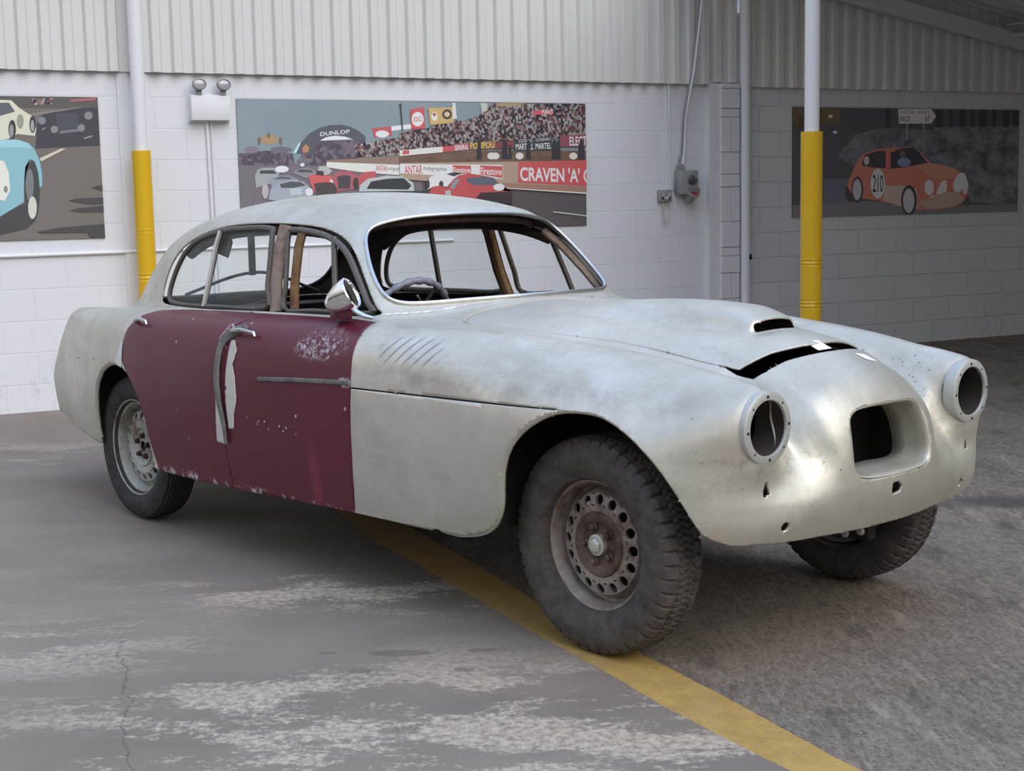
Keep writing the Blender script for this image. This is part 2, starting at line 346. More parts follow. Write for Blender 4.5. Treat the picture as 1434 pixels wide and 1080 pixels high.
# corrugated cladding above the blockwork, overlapping it by a step
def cladding(name, s0, s1, z0, z1, off, mat, slope=None):
    pitch = .1522; prof = [(0, 0), (.052, 0), (.070, .028), (.122, .028), (.1405, 0)]
    V = []; F = []; n = int((s1 - s0) / pitch) + 1
    for i in range(n):
        for (dx, dy) in prof:
            x = s0 + i * pitch + dx
            if x > s1: continue
            V.append((x, -off - dy, z0)); V.append((x, -off - dy, z1))
    for i in range(len(V) // 2 - 1): F.append((2 * i, 2 * i + 2, 2 * i + 3, 2 * i + 1))
    o = mesh(name, V, F, mat, kind='structure'); o.location = WALL; o.rotation_euler = (0, 0, WA)
    solid(o, .003); return o
cladding('wall_back_cladding', -9.0, 1.95, 2.378, 4.6, .03, WHITE2)
cladding('wall_pier_cladding', 1.953, 2.30, 2.40, 4.6, .004, WHITE2)
cladding('wall_right_cladding', 2.30, 9.6, 2.365, 4.6, .02, WHITE2)
# shallow pier standing proud of the wall near the left pole
b = B(); b.box((-3.10, -.015, 0), (-3.02, 0, 2.38)); b.box((-2.93, -.012, 0), (-2.885, 0, 2.38)); wobj(b, 'trim_1', WHITE, kind='structure')
# brick pier
bp = B()
rng = random.Random(3); z = 0.0; bp.box((1.93, -.055, 0), (2.235, 0, 2.385)); k = 0
hs = [.225, .225, .075, .225, .15, .075, .225, .30, .11, .19, .30, .075, .17]
while z < 2.37:
    h = min(hs[k % len(hs)] * (1 if z + hs[k % len(hs)] < 2.385 else 0) or (2.385 - z), 2.385 - z); j = rng.uniform(-.003, .004)
    if h > .2: 
        c = 2.04 + rng.choice((.0, .08, .11))
        if c > 2.05: bp.box((2.045, -.07 - j, z + .004), (c - .003, -.05, z + h - .004), bev=.003)
        bp.box((max(c, 2.045) + .003, -.072 + j, z + .004), (2.236, -.05, z + h - .004), bev=.003)
    else: bp.box((2.043, -.071 + j, z + .004), (2.238, -.05, z + h - .004), bev=.003)
    z += h; k += 1
wobj(bp, 'trim_2', BRICKP, kind='structure')
# sloping rafter and the roof deck over it
def sl(s_): return 3.126 - (s_ - 3.294) * .1691 
b = B(); s0, s1 = 2.0, 9.6
for (y0, y1, dz0, dz1) in ((-.16, -.10, 0, .15),):
    b.add([(s0, y0, sl(s0) + dz0), (s1, y0, sl(s1) + dz0), (s1, y0, sl(s1) + dz1), (s0, y0, sl(s0) + dz1), (s0, y1, sl(s0) + dz0), (s1, y1, sl(s1) + dz0), (s1, y1, sl(s1) + dz1), (s0, y1, sl(s0) + dz1)],
          [(0, 1, 2, 3), (7, 6, 5, 4), (0, 4, 5, 1), (3, 2, 6, 7), (0, 3, 7, 4), (1, 5, 6, 2)])
wobj(b, 'roof_rafter', WHITE2, kind='structure')
# ribbed roof deck: ribs run down the slope, open towards the photographer
V = []; F = []; OFFS = []
o_ = 0.0
while o_ < ROOF_DEPTH:
    OFFS += [(o_, 0), (o_ + .09, 0), (o_ + .11, .035), (o_ + .17, .035), (o_ + .19, 0)]; o_ += .2
for (of, dz) in OFFS:
    for s_ in (ROOF_S0, 9.6): V.append((s_, -of, sl(s_) + .30 + dz))
for i in range(len(OFFS) - 1): F.append((2 * i, 2 * i + 1, 2 * i + 3, 2 * i + 2))
rd = mesh('ceiling', V, F, WHITE2, kind='structure'); rd.location = WALL; rd.rotation_euler = (0, 0, WA); solid(rd, .004)
b = B(); b.box((5.32, -.35, 2.86), (5.36, -.13, 2.90)); b.box((5.30, -.37, 2.98), (5.38, -.11, 3.0)); wobj(b, 'trim_3', WHITE2, kind='structure')
b = B()
for of in (1.3, 2.6, 3.9, 5.2):
    b.add([(s_, -of - d_, sl(s_) + .18 + e_) for s_ in (ROOF_S0, 9.6) for (d_, e_) in ((0, 0), (.06, 0), (.06, .12), (0, .12))], [(0, 1, 2, 3), (7, 6, 5, 4), (0, 4, 5, 1), (1, 5, 6, 2), (2, 6, 7, 3), (3, 7, 4, 0)])
if ROOF_DEPTH > 2: wobj(b, 'trim_4', WHITE2, kind='structure')
# unseen wall added on the right to block light from that side
b = B(); b.box((6.3, -ROOF_DEPTH, -.1), (6.5, 0, 3.2)); wobj(b, 'wall_right_light_block', BLK_R, kind='structure')

# floor: slab, yellow line, yard
YL = [(-9, 32), (-4.2, 13.2), (-1.9, 9.0), (-.927, 6.884), (-.612, 6.09), (-.403, 5.669), (-.218, 5.256), (-.058, 4.925), (.066, 4.656), (.170, 4.451), (.288, 4.215), (.393, 3.984), (.521, 3.742), (.672, 3.469), (.95, 2.95), (1.6, 1.6), (2.4, -.4), (4, -5)]
YR = [(-8.7, 32), (-3.95, 13.3), (-1.66, 9.12), (-.70, 6.98), (-.507, 6.42), (-.237, 5.797), (-.007, 5.261), (.084, 5.032), (.250, 4.72), (.425, 4.363), (.535, 4.142), (.655, 3.887), (.740, 3.694), (.835, 3.498), (1.13, 2.98), (1.8, 1.65), (2.62, -.35), (4.2, -4.9)]
def dense(L, n=8, w=0, seed=1):
    r = random.Random(seed); out = []
    for i in range(len(L) - 1):
        for k in range(n):
            t = k / n; p0 = L[max(i - 1, 0)]; p1 = L[i]; p2 = L[i + 1]; p3 = L[min(i + 2, len(L) - 1)]
            q = [.5 * ((2 * p1[a]) + (-p0[a] + p2[a]) * t + (2 * p0[a] - 5 * p1[a] + 4 * p2[a] - p3[a]) * t * t + (-p0[a] + 3 * p1[a] - 3 * p2[a] + p3[a]) * t ** 3) for a in (0, 1)]
            out.append((q[0] + r.uniform(-w, w), q[1] + r.uniform(-w, w) * .5))
    return out + [L[-1]]
L1 = dense(YL, 14, .003, 2); R1 = dense(YR, 14, .003, 5)
n = len(L1)
V = [(-14, p[1], 0) for p in L1] + [(p[0], p[1], 0) for p in L1]
mesh('floor', V, [(i, n + i, n + i + 1, i + 1) for i in range(n - 1)], CONC, kind='structure').matrix_world = WORLD
V = [(p[0], p[1], -.006) for p in L1] + [(18, p[1], -.006) for i, p in enumerate(L1)]
mesh('floor_yard', V, [(i, n + i, n + i + 1, i + 1) for i in range(n - 1)], ASPH, kind='structure').matrix_world = WORLD
V = [(p[0], p[1], 0) for p in L1] + [(p[0], p[1], -.002) for p in R1] + [(p[0], p[1], -.006) for p in L1] + [(p[0] + .01, p[1], -.0075) for p in R1]
m_ = len(R1); F = []
assert n == m_
for i in range(n - 1): F += [(i, n + i, n + i + 1, i + 1), (n + i, 3 * n + i, 3 * n + i + 1, n + i + 1)]
mesh('yellow_floor_line', V, F, YLINE, label='worn yellow painted line curving along the edge of the concrete slab', cat='floor marking').matrix_world = WORLD

# poster artwork: polygons and lettering in wall metres (along the wall, height)
WIDE_POSTER = [
    ('p', (0.126, 0.096, 0.099), [(-2.236, 2.207), (0.725, 2.195), (0.709, 1.163), (-2.248, 1.279)], None),
    ('p', (0.364, 0.474, 0.506), [(-2.236, 2.207), (0.725, 2.195), (0.717, 1.698), (-2.248, 1.717)], 'sky'),
    ('p', (0.208, 0.174, 0.200), [(-2.242, 1.736), (-0.758, 1.707), (-0.768, 1.364), (-2.242, 1.298)], None),
    ('p', (0.268, 0.218, 0.277), [(-2.239, 1.802), (-2.016, 1.825), (-1.815, 1.801), (-1.798, 1.714), (-2.238, 1.717)], 'crowd_far'),
    ('p', (0.268, 0.209, 0.267), [(-2.080, 1.830), (-2.083, 1.822), (-2.091, 1.814), (-2.104, 1.808), (-2.119, 1.805), (-2.136, 1.803), (-2.153, 1.805), (-2.168, 1.809), (-2.179, 1.815), (-2.187, 1.822), (-2.189, 1.830), (-2.186, 1.838), (-2.178, 1.846), (-2.166, 1.852), (-2.150, 1.855), (-2.134, 1.857), (-2.117, 1.855), (-2.102, 1.851), (-2.090, 1.846), (-2.082, 1.838)], None),
    ('p', (0.189, 0.165, 0.218), [(-1.819, 1.829), (-1.824, 1.822), (-1.836, 1.815), (-1.855, 1.809), (-1.879, 1.806), (-1.906, 1.805), (-1.932, 1.806), (-1.956, 1.810), (-1.975, 1.815), (-1.987, 1.822), (-1.990, 1.830), (-1.986, 1.837), (-1.973, 1.844), (-1.954, 1.850), (-1.930, 1.853), (-1.904, 1.855), (-1.877, 1.853), (-1.854, 1.850), (-1.835, 1.844), (-1.823, 1.837)], None),
    ('p', (0.525, 0.326, 0.111), [(-1.924, 1.904), (-1.928, 1.893), (-1.938, 1.883), (-1.953, 1.875), (-1.973, 1.870), (-1.994, 1.868), (-2.015, 1.870), (-2.033, 1.875), (-2.048, 1.883), (-2.057, 1.893), (-2.060, 1.904), (-2.056, 1.915), (-2.046, 1.925), (-2.031, 1.933), (-2.012, 1.939), (-1.991, 1.940), (-1.970, 1.939), (-1.951, 1.934), (-1.936, 1.926), (-1.927, 1.915)], None),
    ('p', (0.247, 0.157, 0.077), [(-2.059, 1.895), (-2.060, 1.885), (-2.062, 1.877), (-2.065, 1.870), (-2.069, 1.866), (-2.074, 1.864), (-2.078, 1.866), (-2.082, 1.870), (-2.084, 1.877), (-2.086, 1.885), (-2.086, 1.895), (-2.085, 1.904), (-2.083, 1.912), (-2.080, 1.919), (-2.075, 1.923), (-2.071, 1.925), (-2.067, 1.923), (-2.063, 1.919), (-2.060, 1.912), (-2.059, 1.904)], None),
    ('p', (0.247, 0.157, 0.077), [(-1.893, 1.895), (-1.894, 1.885), (-1.897, 1.877), (-1.900, 1.870), (-1.904, 1.866), (-1.909, 1.864), (-1.913, 1.866), (-1.917, 1.870), (-1.919, 1.877), (-1.921, 1.885), (-1.921, 1.895), (-1.920, 1.904), (-1.918, 1.913), (-1.915, 1.919), (-1.911, 1.924), (-1.906, 1.925), (-1.902, 1.924), (-1.898, 1.919), (-1.895, 1.913), (-1.894, 1.904)], None),
    ('p', (0.247, 0.157, 0.077), [(-2.008, 1.954), (-1.990, 1.954), (-1.987, 1.920), (-2.012, 1.920)], None),
    ('p', (0.509, 0.900, 0.900), [(-1.815, 1.805), (-1.771, 1.873), (-1.751, 1.887), (-1.769, 1.805)], None),
    ('p', (0.291, 0.218, 0.237), [(-1.754, 1.800), (-1.606, 1.897), (-1.314, 1.902), (-1.241, 1.848), (-1.321, 1.711), (-1.757, 1.714)], 'crowd_far'),
    ('p', (0.900, 0.900, 0.900), [(-1.601, 1.897), (-1.543, 1.926), (-1.470, 1.936), (-1.397, 1.928), (-1.335, 1.909)], None),
    ('p', (0.106, 0.108, 0.137), [(-1.790, 1.801), (-1.751, 1.878), (-1.687, 1.945), (-1.603, 1.992), (-1.519, 2.013), (-1.436, 2.018), (-1.352, 2.005), (-1.290, 1.976), (-1.228, 1.932), (-1.227, 1.887), (-1.272, 1.876), (-1.335, 1.915), (-1.397, 1.934), (-1.481, 1.936), (-1.559, 1.921), (-1.601, 1.895), (-1.629, 1.853), (-1.662, 1.798)], None),
    ('p', (0.682, 0.258, 0.082), [(-1.742, 1.839), (-1.710, 1.873), (-1.683, 1.844), (-1.697, 1.810), (-1.733, 1.808)], None),
    ('t', (0.900, 0.900, 0.900), "DUNLOP", (-1.593, 1.932), (-1.356, 1.954), 0.029, 1),
    ('p', (0.364, 0.218, 0.152), [(-1.550, 1.751), (-0.755, 1.787), (-0.758, 1.707), (-1.551, 1.712)], None),
    ('p', (0.900, 0.900, 0.900), [(-1.011, 2.008), (-0.836, 2.027), (-0.822, 1.993), (-1.010, 1.972)], None),
    ('p', (0.759, 0.055, 0.072), [(-1.173, 1.994), (-1.013, 2.005), (-1.008, 1.937), (-1.154, 1.922)], None),
    ('p', (0.900, 0.900, 0.900), [(-1.032, 1.949), (-1.035, 1.940), (-1.044, 1.933), (-1.056, 1.927), (-1.072, 1.923), (-1.089, 1.921), (-1.107, 1.923), (-1.122, 1.926), (-1.134, 1.932), (-1.142, 1.940), (-1.144, 1.949), (-1.141, 1.957), (-1.133, 1.965), (-1.120, 1.971), (-1.105, 1.975), (-1.087, 1.976), (-1.070, 1.975), (-1.055, 1.971), (-1.043, 1.965), (-1.035, 1.958)], None),
    ('p', (0.088, 0.090, 0.077), [(-0.934, 2.185), (-0.923, 2.185), (-0.912, 1.977), (-0.921, 1.977)], None),
    ('p', (0.088, 0.090, 0.077), [(-0.919, 2.171), (-0.920, 2.166), (-0.921, 2.162), (-0.924, 2.159), (-0.927, 2.157), (-0.930, 2.157), (-0.934, 2.157), (-0.937, 2.159), (-0.939, 2.162), (-0.940, 2.166), (-0.941, 2.170), (-0.940, 2.175), (-0.939, 2.178), (-0.936, 2.181), (-0.933, 2.184), (-0.930, 2.184), (-0.926, 2.184), (-0.923, 2.182), (-0.921, 2.179), (-0.920, 2.175)], None),
    ('p', (0.227, 0.165, 0.152), [(-1.326, 1.868), (-1.230, 1.887), (-0.824, 1.938), (-0.828, 1.788), (-1.297, 1.770)], 'crowd'),
    ('p', (0.900, 0.900, 0.781), [(-1.550, 1.737), (-0.831, 1.708), (-0.833, 1.622), (-1.301, 1.661), (-1.552, 1.698)], None),
    ('t', (0.682, 0.055, 0.063), "ANTAR", (-1.151, 1.668), (-1.055, 1.663), 0.044, 1),
    ('t', (0.119, 0.102, 0.093), "molygraphite", (-1.049, 1.673), (-0.924, 1.668), 0.026, 0),
    ('p', (0.419, 0.459, 0.448), [(-2.118, 1.640), (-2.091, 1.687), (-2.031, 1.698), (-1.961, 1.696), (-1.922, 1.667), (-1.943, 1.628), (-1.996, 1.581), (-2.112, 1.549)], None),
    ('p', (0.067, 0.069, 0.077), [(-2.083, 1.654), (-2.072, 1.679), (-1.972, 1.679), (-1.947, 1.652)], None),
    ('p', (0.900, 0.900, 0.900), [(-1.853, 1.685), (-1.856, 1.678), (-1.864, 1.671), (-1.876, 1.665), (-1.891, 1.662), (-1.907, 1.661), (-1.923, 1.662), (-1.937, 1.666), (-1.949, 1.671), (-1.956, 1.678), (-1.958, 1.686), (-1.955, 1.694), (-1.948, 1.701), (-1.936, 1.706), (-1.921, 1.710), (-1.905, 1.711), (-1.889, 1.709), (-1.874, 1.706), (-1.863, 1.700), (-1.855, 1.693)], None),
    ('p', (0.198, 0.191, 0.218), [(-1.664, 1.747), (-1.667, 1.740), (-1.676, 1.734), (-1.690, 1.730), (-1.707, 1.727), (-1.726, 1.726), (-1.745, 1.727), (-1.762, 1.730), (-1.775, 1.735), (-1.784, 1.741), (-1.787, 1.748), (-1.783, 1.754), (-1.774, 1.760), (-1.761, 1.765), (-1.744, 1.768), (-1.725, 1.768), (-1.706, 1.767), (-1.688, 1.764), (-1.675, 1.759), (-1.667, 1.753)], None),
    ('p', (0.900, 0.900, 0.900), [(-1.727, 1.717), (-1.728, 1.713), (-1.730, 1.709), (-1.735, 1.706), (-1.740, 1.704), (-1.745, 1.704), (-1.751, 1.705), (-1.756, 1.706), (-1.760, 1.709), (-1.763, 1.713), (-1.763, 1.717), (-1.762, 1.722), (-1.759, 1.725), (-1.755, 1.728), (-1.750, 1.730), (-1.744, 1.731), (-1.739, 1.730), (-1.734, 1.728), (-1.730, 1.725), (-1.727, 1.721)], None),
    ('p', (0.302, 0.302, 0.345), [(-1.821, 1.656), (-1.789, 1.685), (-1.697, 1.694), (-1.626, 1.664), (-1.637, 1.635), (-1.720, 1.616)], None),
    ('p', (0.082, 0.084, 0.105), [(-1.790, 1.664), (-1.769, 1.683), (-1.677, 1.678), (-1.657, 1.659)], None),
    ('p', (0.591, 0.569, 0.569), [(-1.625, 1.674), (-1.614, 1.705), (-1.551, 1.707), (-1.511, 1.673), (-1.533, 1.644), (-1.596, 1.635)], None),
    ('p', (0.364, 0.403, 0.463), [(-2.014, 1.619), (-1.943, 1.638), (-1.852, 1.637), (-1.782, 1.607), (-1.763, 1.578), (-1.987, 1.542)], None),
    ('p', (0.119, 0.142, 0.175), [(-1.979, 1.611), (-1.923, 1.633), (-1.852, 1.629), (-1.823, 1.610)], None),
    ('p', (0.863, 0.079, 0.077), [(-1.701, 1.636), (-1.637, 1.647), (-1.523, 1.634), (-1.483, 1.585), (-1.470, 1.496), (-1.643, 1.489), (-1.681, 1.558)], None),
    ('p', (0.088, 0.060, 0.059), [(-1.660, 1.577), (-1.556, 1.585), (-1.475, 1.575), (-1.476, 1.494), (-1.643, 1.489)], None),
    ('p', (0.082, 0.040, 0.043), [(-1.636, 1.674), (-1.579, 1.669), (-1.575, 1.634), (-1.637, 1.640)], None),
    ('p', (0.900, 0.900, 0.900), [(-1.476, 1.594), (-1.478, 1.590), (-1.482, 1.586), (-1.488, 1.583), (-1.496, 1.581), (-1.504, 1.581), (-1.512, 1.582), (-1.520, 1.584), (-1.526, 1.587), (-1.529, 1.591), (-1.531, 1.595), (-1.529, 1.599), (-1.525, 1.603), (-1.519, 1.606), (-1.511, 1.608), (-1.503, 1.608), (-1.495, 1.608), (-1.487, 1.606), (-1.481, 1.602), (-1.478, 1.599)], None),
    ('p', (0.591, 0.090, 0.130), [(-1.523, 1.624), (-1.459, 1.667), (-1.364, 1.670), (-1.302, 1.632), (-1.306, 1.533), (-1.465, 1.516)], None),
    ('p', (0.088, 0.060, 0.077), [(-1.471, 1.626), (-1.408, 1.637), (-1.360, 1.627), (-1.369, 1.534), (-1.464, 1.535)], None),
    ('p', (0.730, 0.069, 0.082), [(-1.302, 1.622), (-1.248, 1.659), (-1.152, 1.665), (-1.155, 1.571), (-1.295, 1.528)], None),
    ('p', (0.062, 0.047, 0.055), [(-1.297, 1.573), (-1.298, 1.559), (-1.302, 1.546), (-1.308, 1.537), (-1.314, 1.530), (-1.322, 1.528), (-1.329, 1.531), (-1.335, 1.537), (-1.340, 1.547), (-1.343, 1.559), (-1.343, 1.573), (-1.342, 1.587), (-1.338, 1.599), (-1.333, 1.609), (-1.326, 1.615), (-1.319, 1.617), (-1.311, 1.615), (-1.305, 1.609), (-1.300, 1.599), (-1.297, 1.586)], None),
    ('p', (0.419, 0.474, 0.553), [(-2.021, 1.461), (-2.003, 1.538), (-1.935, 1.585), (-1.843, 1.602), (-1.742, 1.593), (-1.682, 1.538), (-1.668, 1.489), (-1.829, 1.453), (-1.911, 1.445)], None),
    ('p', (0.093, 0.102, 0.124), [(-1.930, 1.575), (-1.844, 1.594), (-1.762, 1.588), (-1.722, 1.563), (-1.825, 1.545), (-1.917, 1.546)], None),
    ('p', (0.591, 0.674, 0.706), [(-1.851, 1.541), (-1.759, 1.542), (-1.756, 1.496), (-1.848, 1.490)], None),
    ('p', (0.900, 0.900, 0.900), [(-1.668, 1.514), (-1.669, 1.505), (-1.674, 1.497), (-1.681, 1.490), (-1.690, 1.486), (-1.700, 1.485), (-1.709, 1.487), (-1.717, 1.491), (-1.724, 1.497), (-1.728, 1.506), (-1.729, 1.515), (-1.727, 1.524), (-1.723, 1.532), (-1.716, 1.538), (-1.707, 1.542), (-1.697, 1.543), (-1.688, 1.542), (-1.679, 1.537), (-1.673, 1.531), (-1.669, 1.523)], None),
    ('p', (0.591, 0.489, 0.522), [(-2.017, 1.524), (-2.019, 1.506), (-2.024, 1.490), (-2.030, 1.477), (-2.037, 1.469), (-2.046, 1.466), (-2.054, 1.469), (-2.060, 1.478), (-2.066, 1.490), (-2.069, 1.507), (-2.069, 1.524), (-2.067, 1.542), (-2.063, 1.558), (-2.057, 1.571), (-2.049, 1.579), (-2.041, 1.581), (-2.033, 1.579), (-2.026, 1.570), (-2.021, 1.557), (-2.018, 1.541)], None),
    ('p', (0.237, 0.165, 0.159), [(-0.944, 1.956), (-0.830, 1.977), (-0.715, 1.993), (-0.598, 2.025), (-0.481, 2.062), (-0.387, 2.052), (-0.244, 2.106), (-0.195, 2.159), (-0.122, 2.192), (0.731, 2.200), (0.727, 1.928), (0.053, 1.905), (-0.368, 1.878), (-0.948, 1.811)], 'crowd'),
    ('p', (0.591, 0.656, 0.522), [(-0.242, 2.197), (-0.182, 2.196), (-0.177, 2.139), (-0.232, 2.117)], None),
    ('p', (0.509, 0.351, 0.137), [(-0.098, 2.199), (0.163, 2.200), (0.059, 2.171), (-0.099, 2.173)], None),
    ('p', (0.885, 0.051, 0.077), [(0.230, 2.137), (0.416, 2.145), (0.416, 2.117), (0.229, 2.105)], None),
    ('t', (0.900, 0.900, 0.881), "MARTI", (0.316, 2.113), (0.416, 2.114), 0.033, 0),
    ('p', (0.842, 0.047, 0.047), [(-0.850, 2.137), (-0.733, 2.159), (-0.728, 1.993), (-0.843, 1.985)], None),
    ('p', (0.900, 0.900, 0.900), [(-0.739, 2.064), (-0.742, 2.047), (-0.750, 2.031), (-0.761, 2.019), (-0.775, 2.011), (-0.791, 2.008), (-0.806, 2.011), (-0.820, 2.019), (-0.831, 2.031), (-0.838, 2.046), (-0.839, 2.064), (-0.837, 2.081), (-0.829, 2.096), (-0.817, 2.109), (-0.803, 2.117), (-0.788, 2.120), (-0.772, 2.117), (-0.758, 2.109), (-0.748, 2.097), (-0.741, 2.082)], None),
    ('t', (0.780, 0.055, 0.055), "ESSO", (-0.823, 2.043), (-0.754, 2.050), 0.037, 1),
    ('p', (0.800, 0.489, 0.105), [(-0.696, 2.152), (-0.488, 2.158), (-0.487, 2.039), (-0.682, 2.019)], None),
    ('p', (0.900, 0.900, 0.781), [(-0.620, 2.087), (-0.621, 2.076), (-0.625, 2.066), (-0.631, 2.058), (-0.638, 2.053), (-0.646, 2.052), (-0.654, 2.053), (-0.661, 2.058), (-0.666, 2.066), (-0.670, 2.076), (-0.671, 2.087), (-0.669, 2.098), (-0.665, 2.108), (-0.659, 2.115), (-0.652, 2.120), (-0.644, 2.122), (-0.636, 2.121), (-0.629, 2.116), (-0.624, 2.108), (-0.621, 2.098)], None),
    ('p', (0.591, 0.084, 0.036), [(-0.631, 2.101), (-0.632, 2.096), (-0.634, 2.092), (-0.637, 2.089), (-0.641, 2.087), (-0.645, 2.086), (-0.649, 2.087), (-0.653, 2.089), (-0.656, 2.092), (-0.658, 2.096), (-0.659, 2.100), (-0.658, 2.105), (-0.656, 2.109), (-0.653, 2.112), (-0.649, 2.114), (-0.644, 2.115), (-0.640, 2.114), (-0.636, 2.112), (-0.633, 2.109), (-0.631, 2.105)], None),
    ('p', (0.088, 0.060, 0.043), [(-0.494, 2.104), (-0.496, 2.092), (-0.502, 2.080), (-0.512, 2.072), (-0.524, 2.066), (-0.537, 2.064), (-0.550, 2.066), (-0.561, 2.071), (-0.570, 2.080), (-0.576, 2.091), (-0.578, 2.103), (-0.575, 2.115), (-0.569, 2.127), (-0.559, 2.135), (-0.548, 2.141), (-0.535, 2.143), (-0.522, 2.141), (-0.510, 2.136), (-0.501, 2.127), (-0.495, 2.116)], None),
    ('p', (0.885, 0.656, 0.321), [(-0.512, 2.104), (-0.514, 2.097), (-0.517, 2.091), (-0.523, 2.087), (-0.529, 2.084), (-0.536, 2.083), (-0.543, 2.084), (-0.550, 2.086), (-0.555, 2.091), (-0.558, 2.097), (-0.559, 2.103), (-0.558, 2.110), (-0.554, 2.116), (-0.549, 2.120), (-0.542, 2.123), (-0.535, 2.124), (-0.528, 2.123), (-0.522, 2.121), (-0.517, 2.116), (-0.513, 2.110)], None),
    ('p', (0.885, 0.831, 0.733), [(-0.489, 2.194), (-0.463, 2.194), (-0.451, 2.073), (-0.487, 2.062)], None),
    ('p', (0.062, 0.060, 0.055), [(-0.935, 2.172), (-0.926, 2.172), (-0.916, 1.976), (-0.925, 1.976)], None),
    ('p', (0.900, 0.852, 0.742), [(-0.948, 1.824), (-0.580, 1.852), (-0.581, 1.808), (-0.949, 1.780)], None),
    ('p', (0.780, 0.060, 0.072), [(-0.925, 1.821), (-0.868, 1.827), (-0.869, 1.795), (-0.926, 1.790)], None),
    ('p', (0.780, 0.047, 0.059), [(-0.580, 1.852), (-0.486, 1.861), (-0.487, 1.815), (-0.581, 1.808)], None),
    ('p', (0.682, 0.084, 0.077), [(-0.486, 1.868), (-0.350, 1.878), (-0.352, 1.826), (-0.487, 1.815)], None),
    ('t', (0.900, 0.900, 0.900), "GENERAL", (-0.478, 1.823), (-0.357, 1.831), 0.038, 1),
    ('p', (0.364, 0.150, 0.036), [(-0.344, 1.878), (-0.115, 1.895), (-0.116, 1.836), (-0.346, 1.826)], None),
    ('t', (0.900, 0.656, 0.077), "POUPOU", (-0.340, 1.833), (-0.124, 1.843), 0.049, 1),
    ('p', (0.314, 0.040, 0.055), [(-0.115, 1.889), (0.053, 1.900), (0.052, 1.841), (-0.116, 1.833)], None),
    ('p', (0.433, 0.238, 0.159), [(-0.949, 1.780), (-0.263, 1.818), (0.725, 1.818), (0.724, 1.735), (-0.951, 1.723)], 'dirt'),
    ('p', (0.041, 0.055, 0.047), [(0.053, 1.908), (0.400, 1.933), (0.398, 1.821), (0.051, 1.813)], None),
    ('t', (0.900, 0.900, 0.900), "COGNAC", (0.095, 1.884), (0.225, 1.891), 0.024, 0),
    ('t', (0.900, 0.900, 0.900), "COGNAC", (0.250, 1.893), (0.389, 1.904), 0.023, 0),
    ('t', (0.900, 0.900, 0.900), "MARTELL", (0.066, 1.826), (0.229, 1.830), 0.049, 1),
    ('t', (0.900, 0.900, 0.900), "MARTEL", (0.248, 1.830), (0.391, 1.835), 0.048, 1),
    ('p', (0.364, 0.051, 0.082), [(0.475, 1.941), (0.727, 1.948), (0.726, 1.851), (0.474, 1.849)], None),
    ('t', (0.900, 0.900, 0.860), "ELECT", (0.565, 1.860), (0.726, 1.864), 0.072, 1),
    ('p', (0.038, 0.030, 0.043), [(-0.288, 1.751), (-0.272, 1.905), (-0.249, 1.905), (-0.240, 1.751)], None),
    ('p', (0.038, 0.030, 0.043), [(-0.067, 1.750), (-0.048, 1.905), (-0.016, 1.905), (-0.004, 1.750)], None),
    ('p', (0.038, 0.030, 0.043), [(-0.004, 1.750), (0.007, 1.862), (0.024, 1.862), (0.030, 1.750)], None),
    ('p', (0.038, 0.030, 0.043), [(0.154, 1.749), (0.170, 1.906), (0.194, 1.906), (0.203, 1.749)], None),
    ('p', (0.038, 0.030, 0.043), [(0.394, 1.748), (0.411, 1.906), (0.438, 1.906), (0.449, 1.748)], None),
    ('p', (0.038, 0.030, 0.043), [(0.437, 1.748), (0.451, 1.906), (0.474, 1.906), (0.482, 1.748)], None),
    ('p', (0.038, 0.030, 0.043), [(0.642, 1.747), (0.661, 1.906), (0.695, 1.906), (0.709, 1.747)], None),
    ('p', (0.900, 0.810, 0.706), [(-0.120, 1.777), (-0.122, 1.769), (-0.127, 1.761), (-0.135, 1.755), (-0.145, 1.751), (-0.157, 1.749), (-0.168, 1.751), (-0.178, 1.755), (-0.185, 1.761), (-0.190, 1.769), (-0.192, 1.777), (-0.190, 1.786), (-0.185, 1.794), (-0.177, 1.800), (-0.166, 1.804), (-0.155, 1.805), (-0.144, 1.804), (-0.134, 1.800), (-0.126, 1.793), (-0.121, 1.786)], None),
    ('p', (0.900, 0.810, 0.706), [(-0.083, 1.777), (-0.085, 1.768), (-0.091, 1.761), (-0.099, 1.755), (-0.109, 1.751), (-0.120, 1.749), (-0.132, 1.751), (-0.142, 1.755), (-0.149, 1.761), (-0.154, 1.769), (-0.156, 1.777), (-0.154, 1.786), (-0.149, 1.794), (-0.140, 1.800), (-0.130, 1.804), (-0.119, 1.805), (-0.108, 1.803), (-0.098, 1.800), (-0.090, 1.793), (-0.085, 1.786)], None),
    ('p', (0.900, 0.810, 0.706), [(0.136, 1.776), (0.134, 1.768), (0.129, 1.760), (0.120, 1.754), (0.110, 1.750), (0.099, 1.748), (0.087, 1.750), (0.077, 1.754), (0.069, 1.760), (0.064, 1.768), (0.063, 1.776), (0.064, 1.785), (0.070, 1.793), (0.078, 1.799), (0.088, 1.803), (0.100, 1.804), (0.111, 1.803), (0.121, 1.799), (0.129, 1.793), (0.134, 1.785)], None),
    ('p', (0.900, 0.810, 0.706), [(0.638, 1.774), (0.636, 1.766), (0.630, 1.758), (0.621, 1.751), (0.611, 1.747), (0.599, 1.746), (0.587, 1.747), (0.576, 1.751), (0.568, 1.758), (0.563, 1.766), (0.561, 1.775), (0.563, 1.783), (0.569, 1.791), (0.577, 1.798), (0.588, 1.802), (0.600, 1.803), (0.612, 1.802), (0.622, 1.798), (0.630, 1.791), (0.636, 1.783)], None),
    ('p', (0.557, 0.376, 0.237), [(-0.951, 1.726), (0.724, 1.735), (0.720, 1.475), (-0.065, 1.525), (-0.955, 1.604)], None),
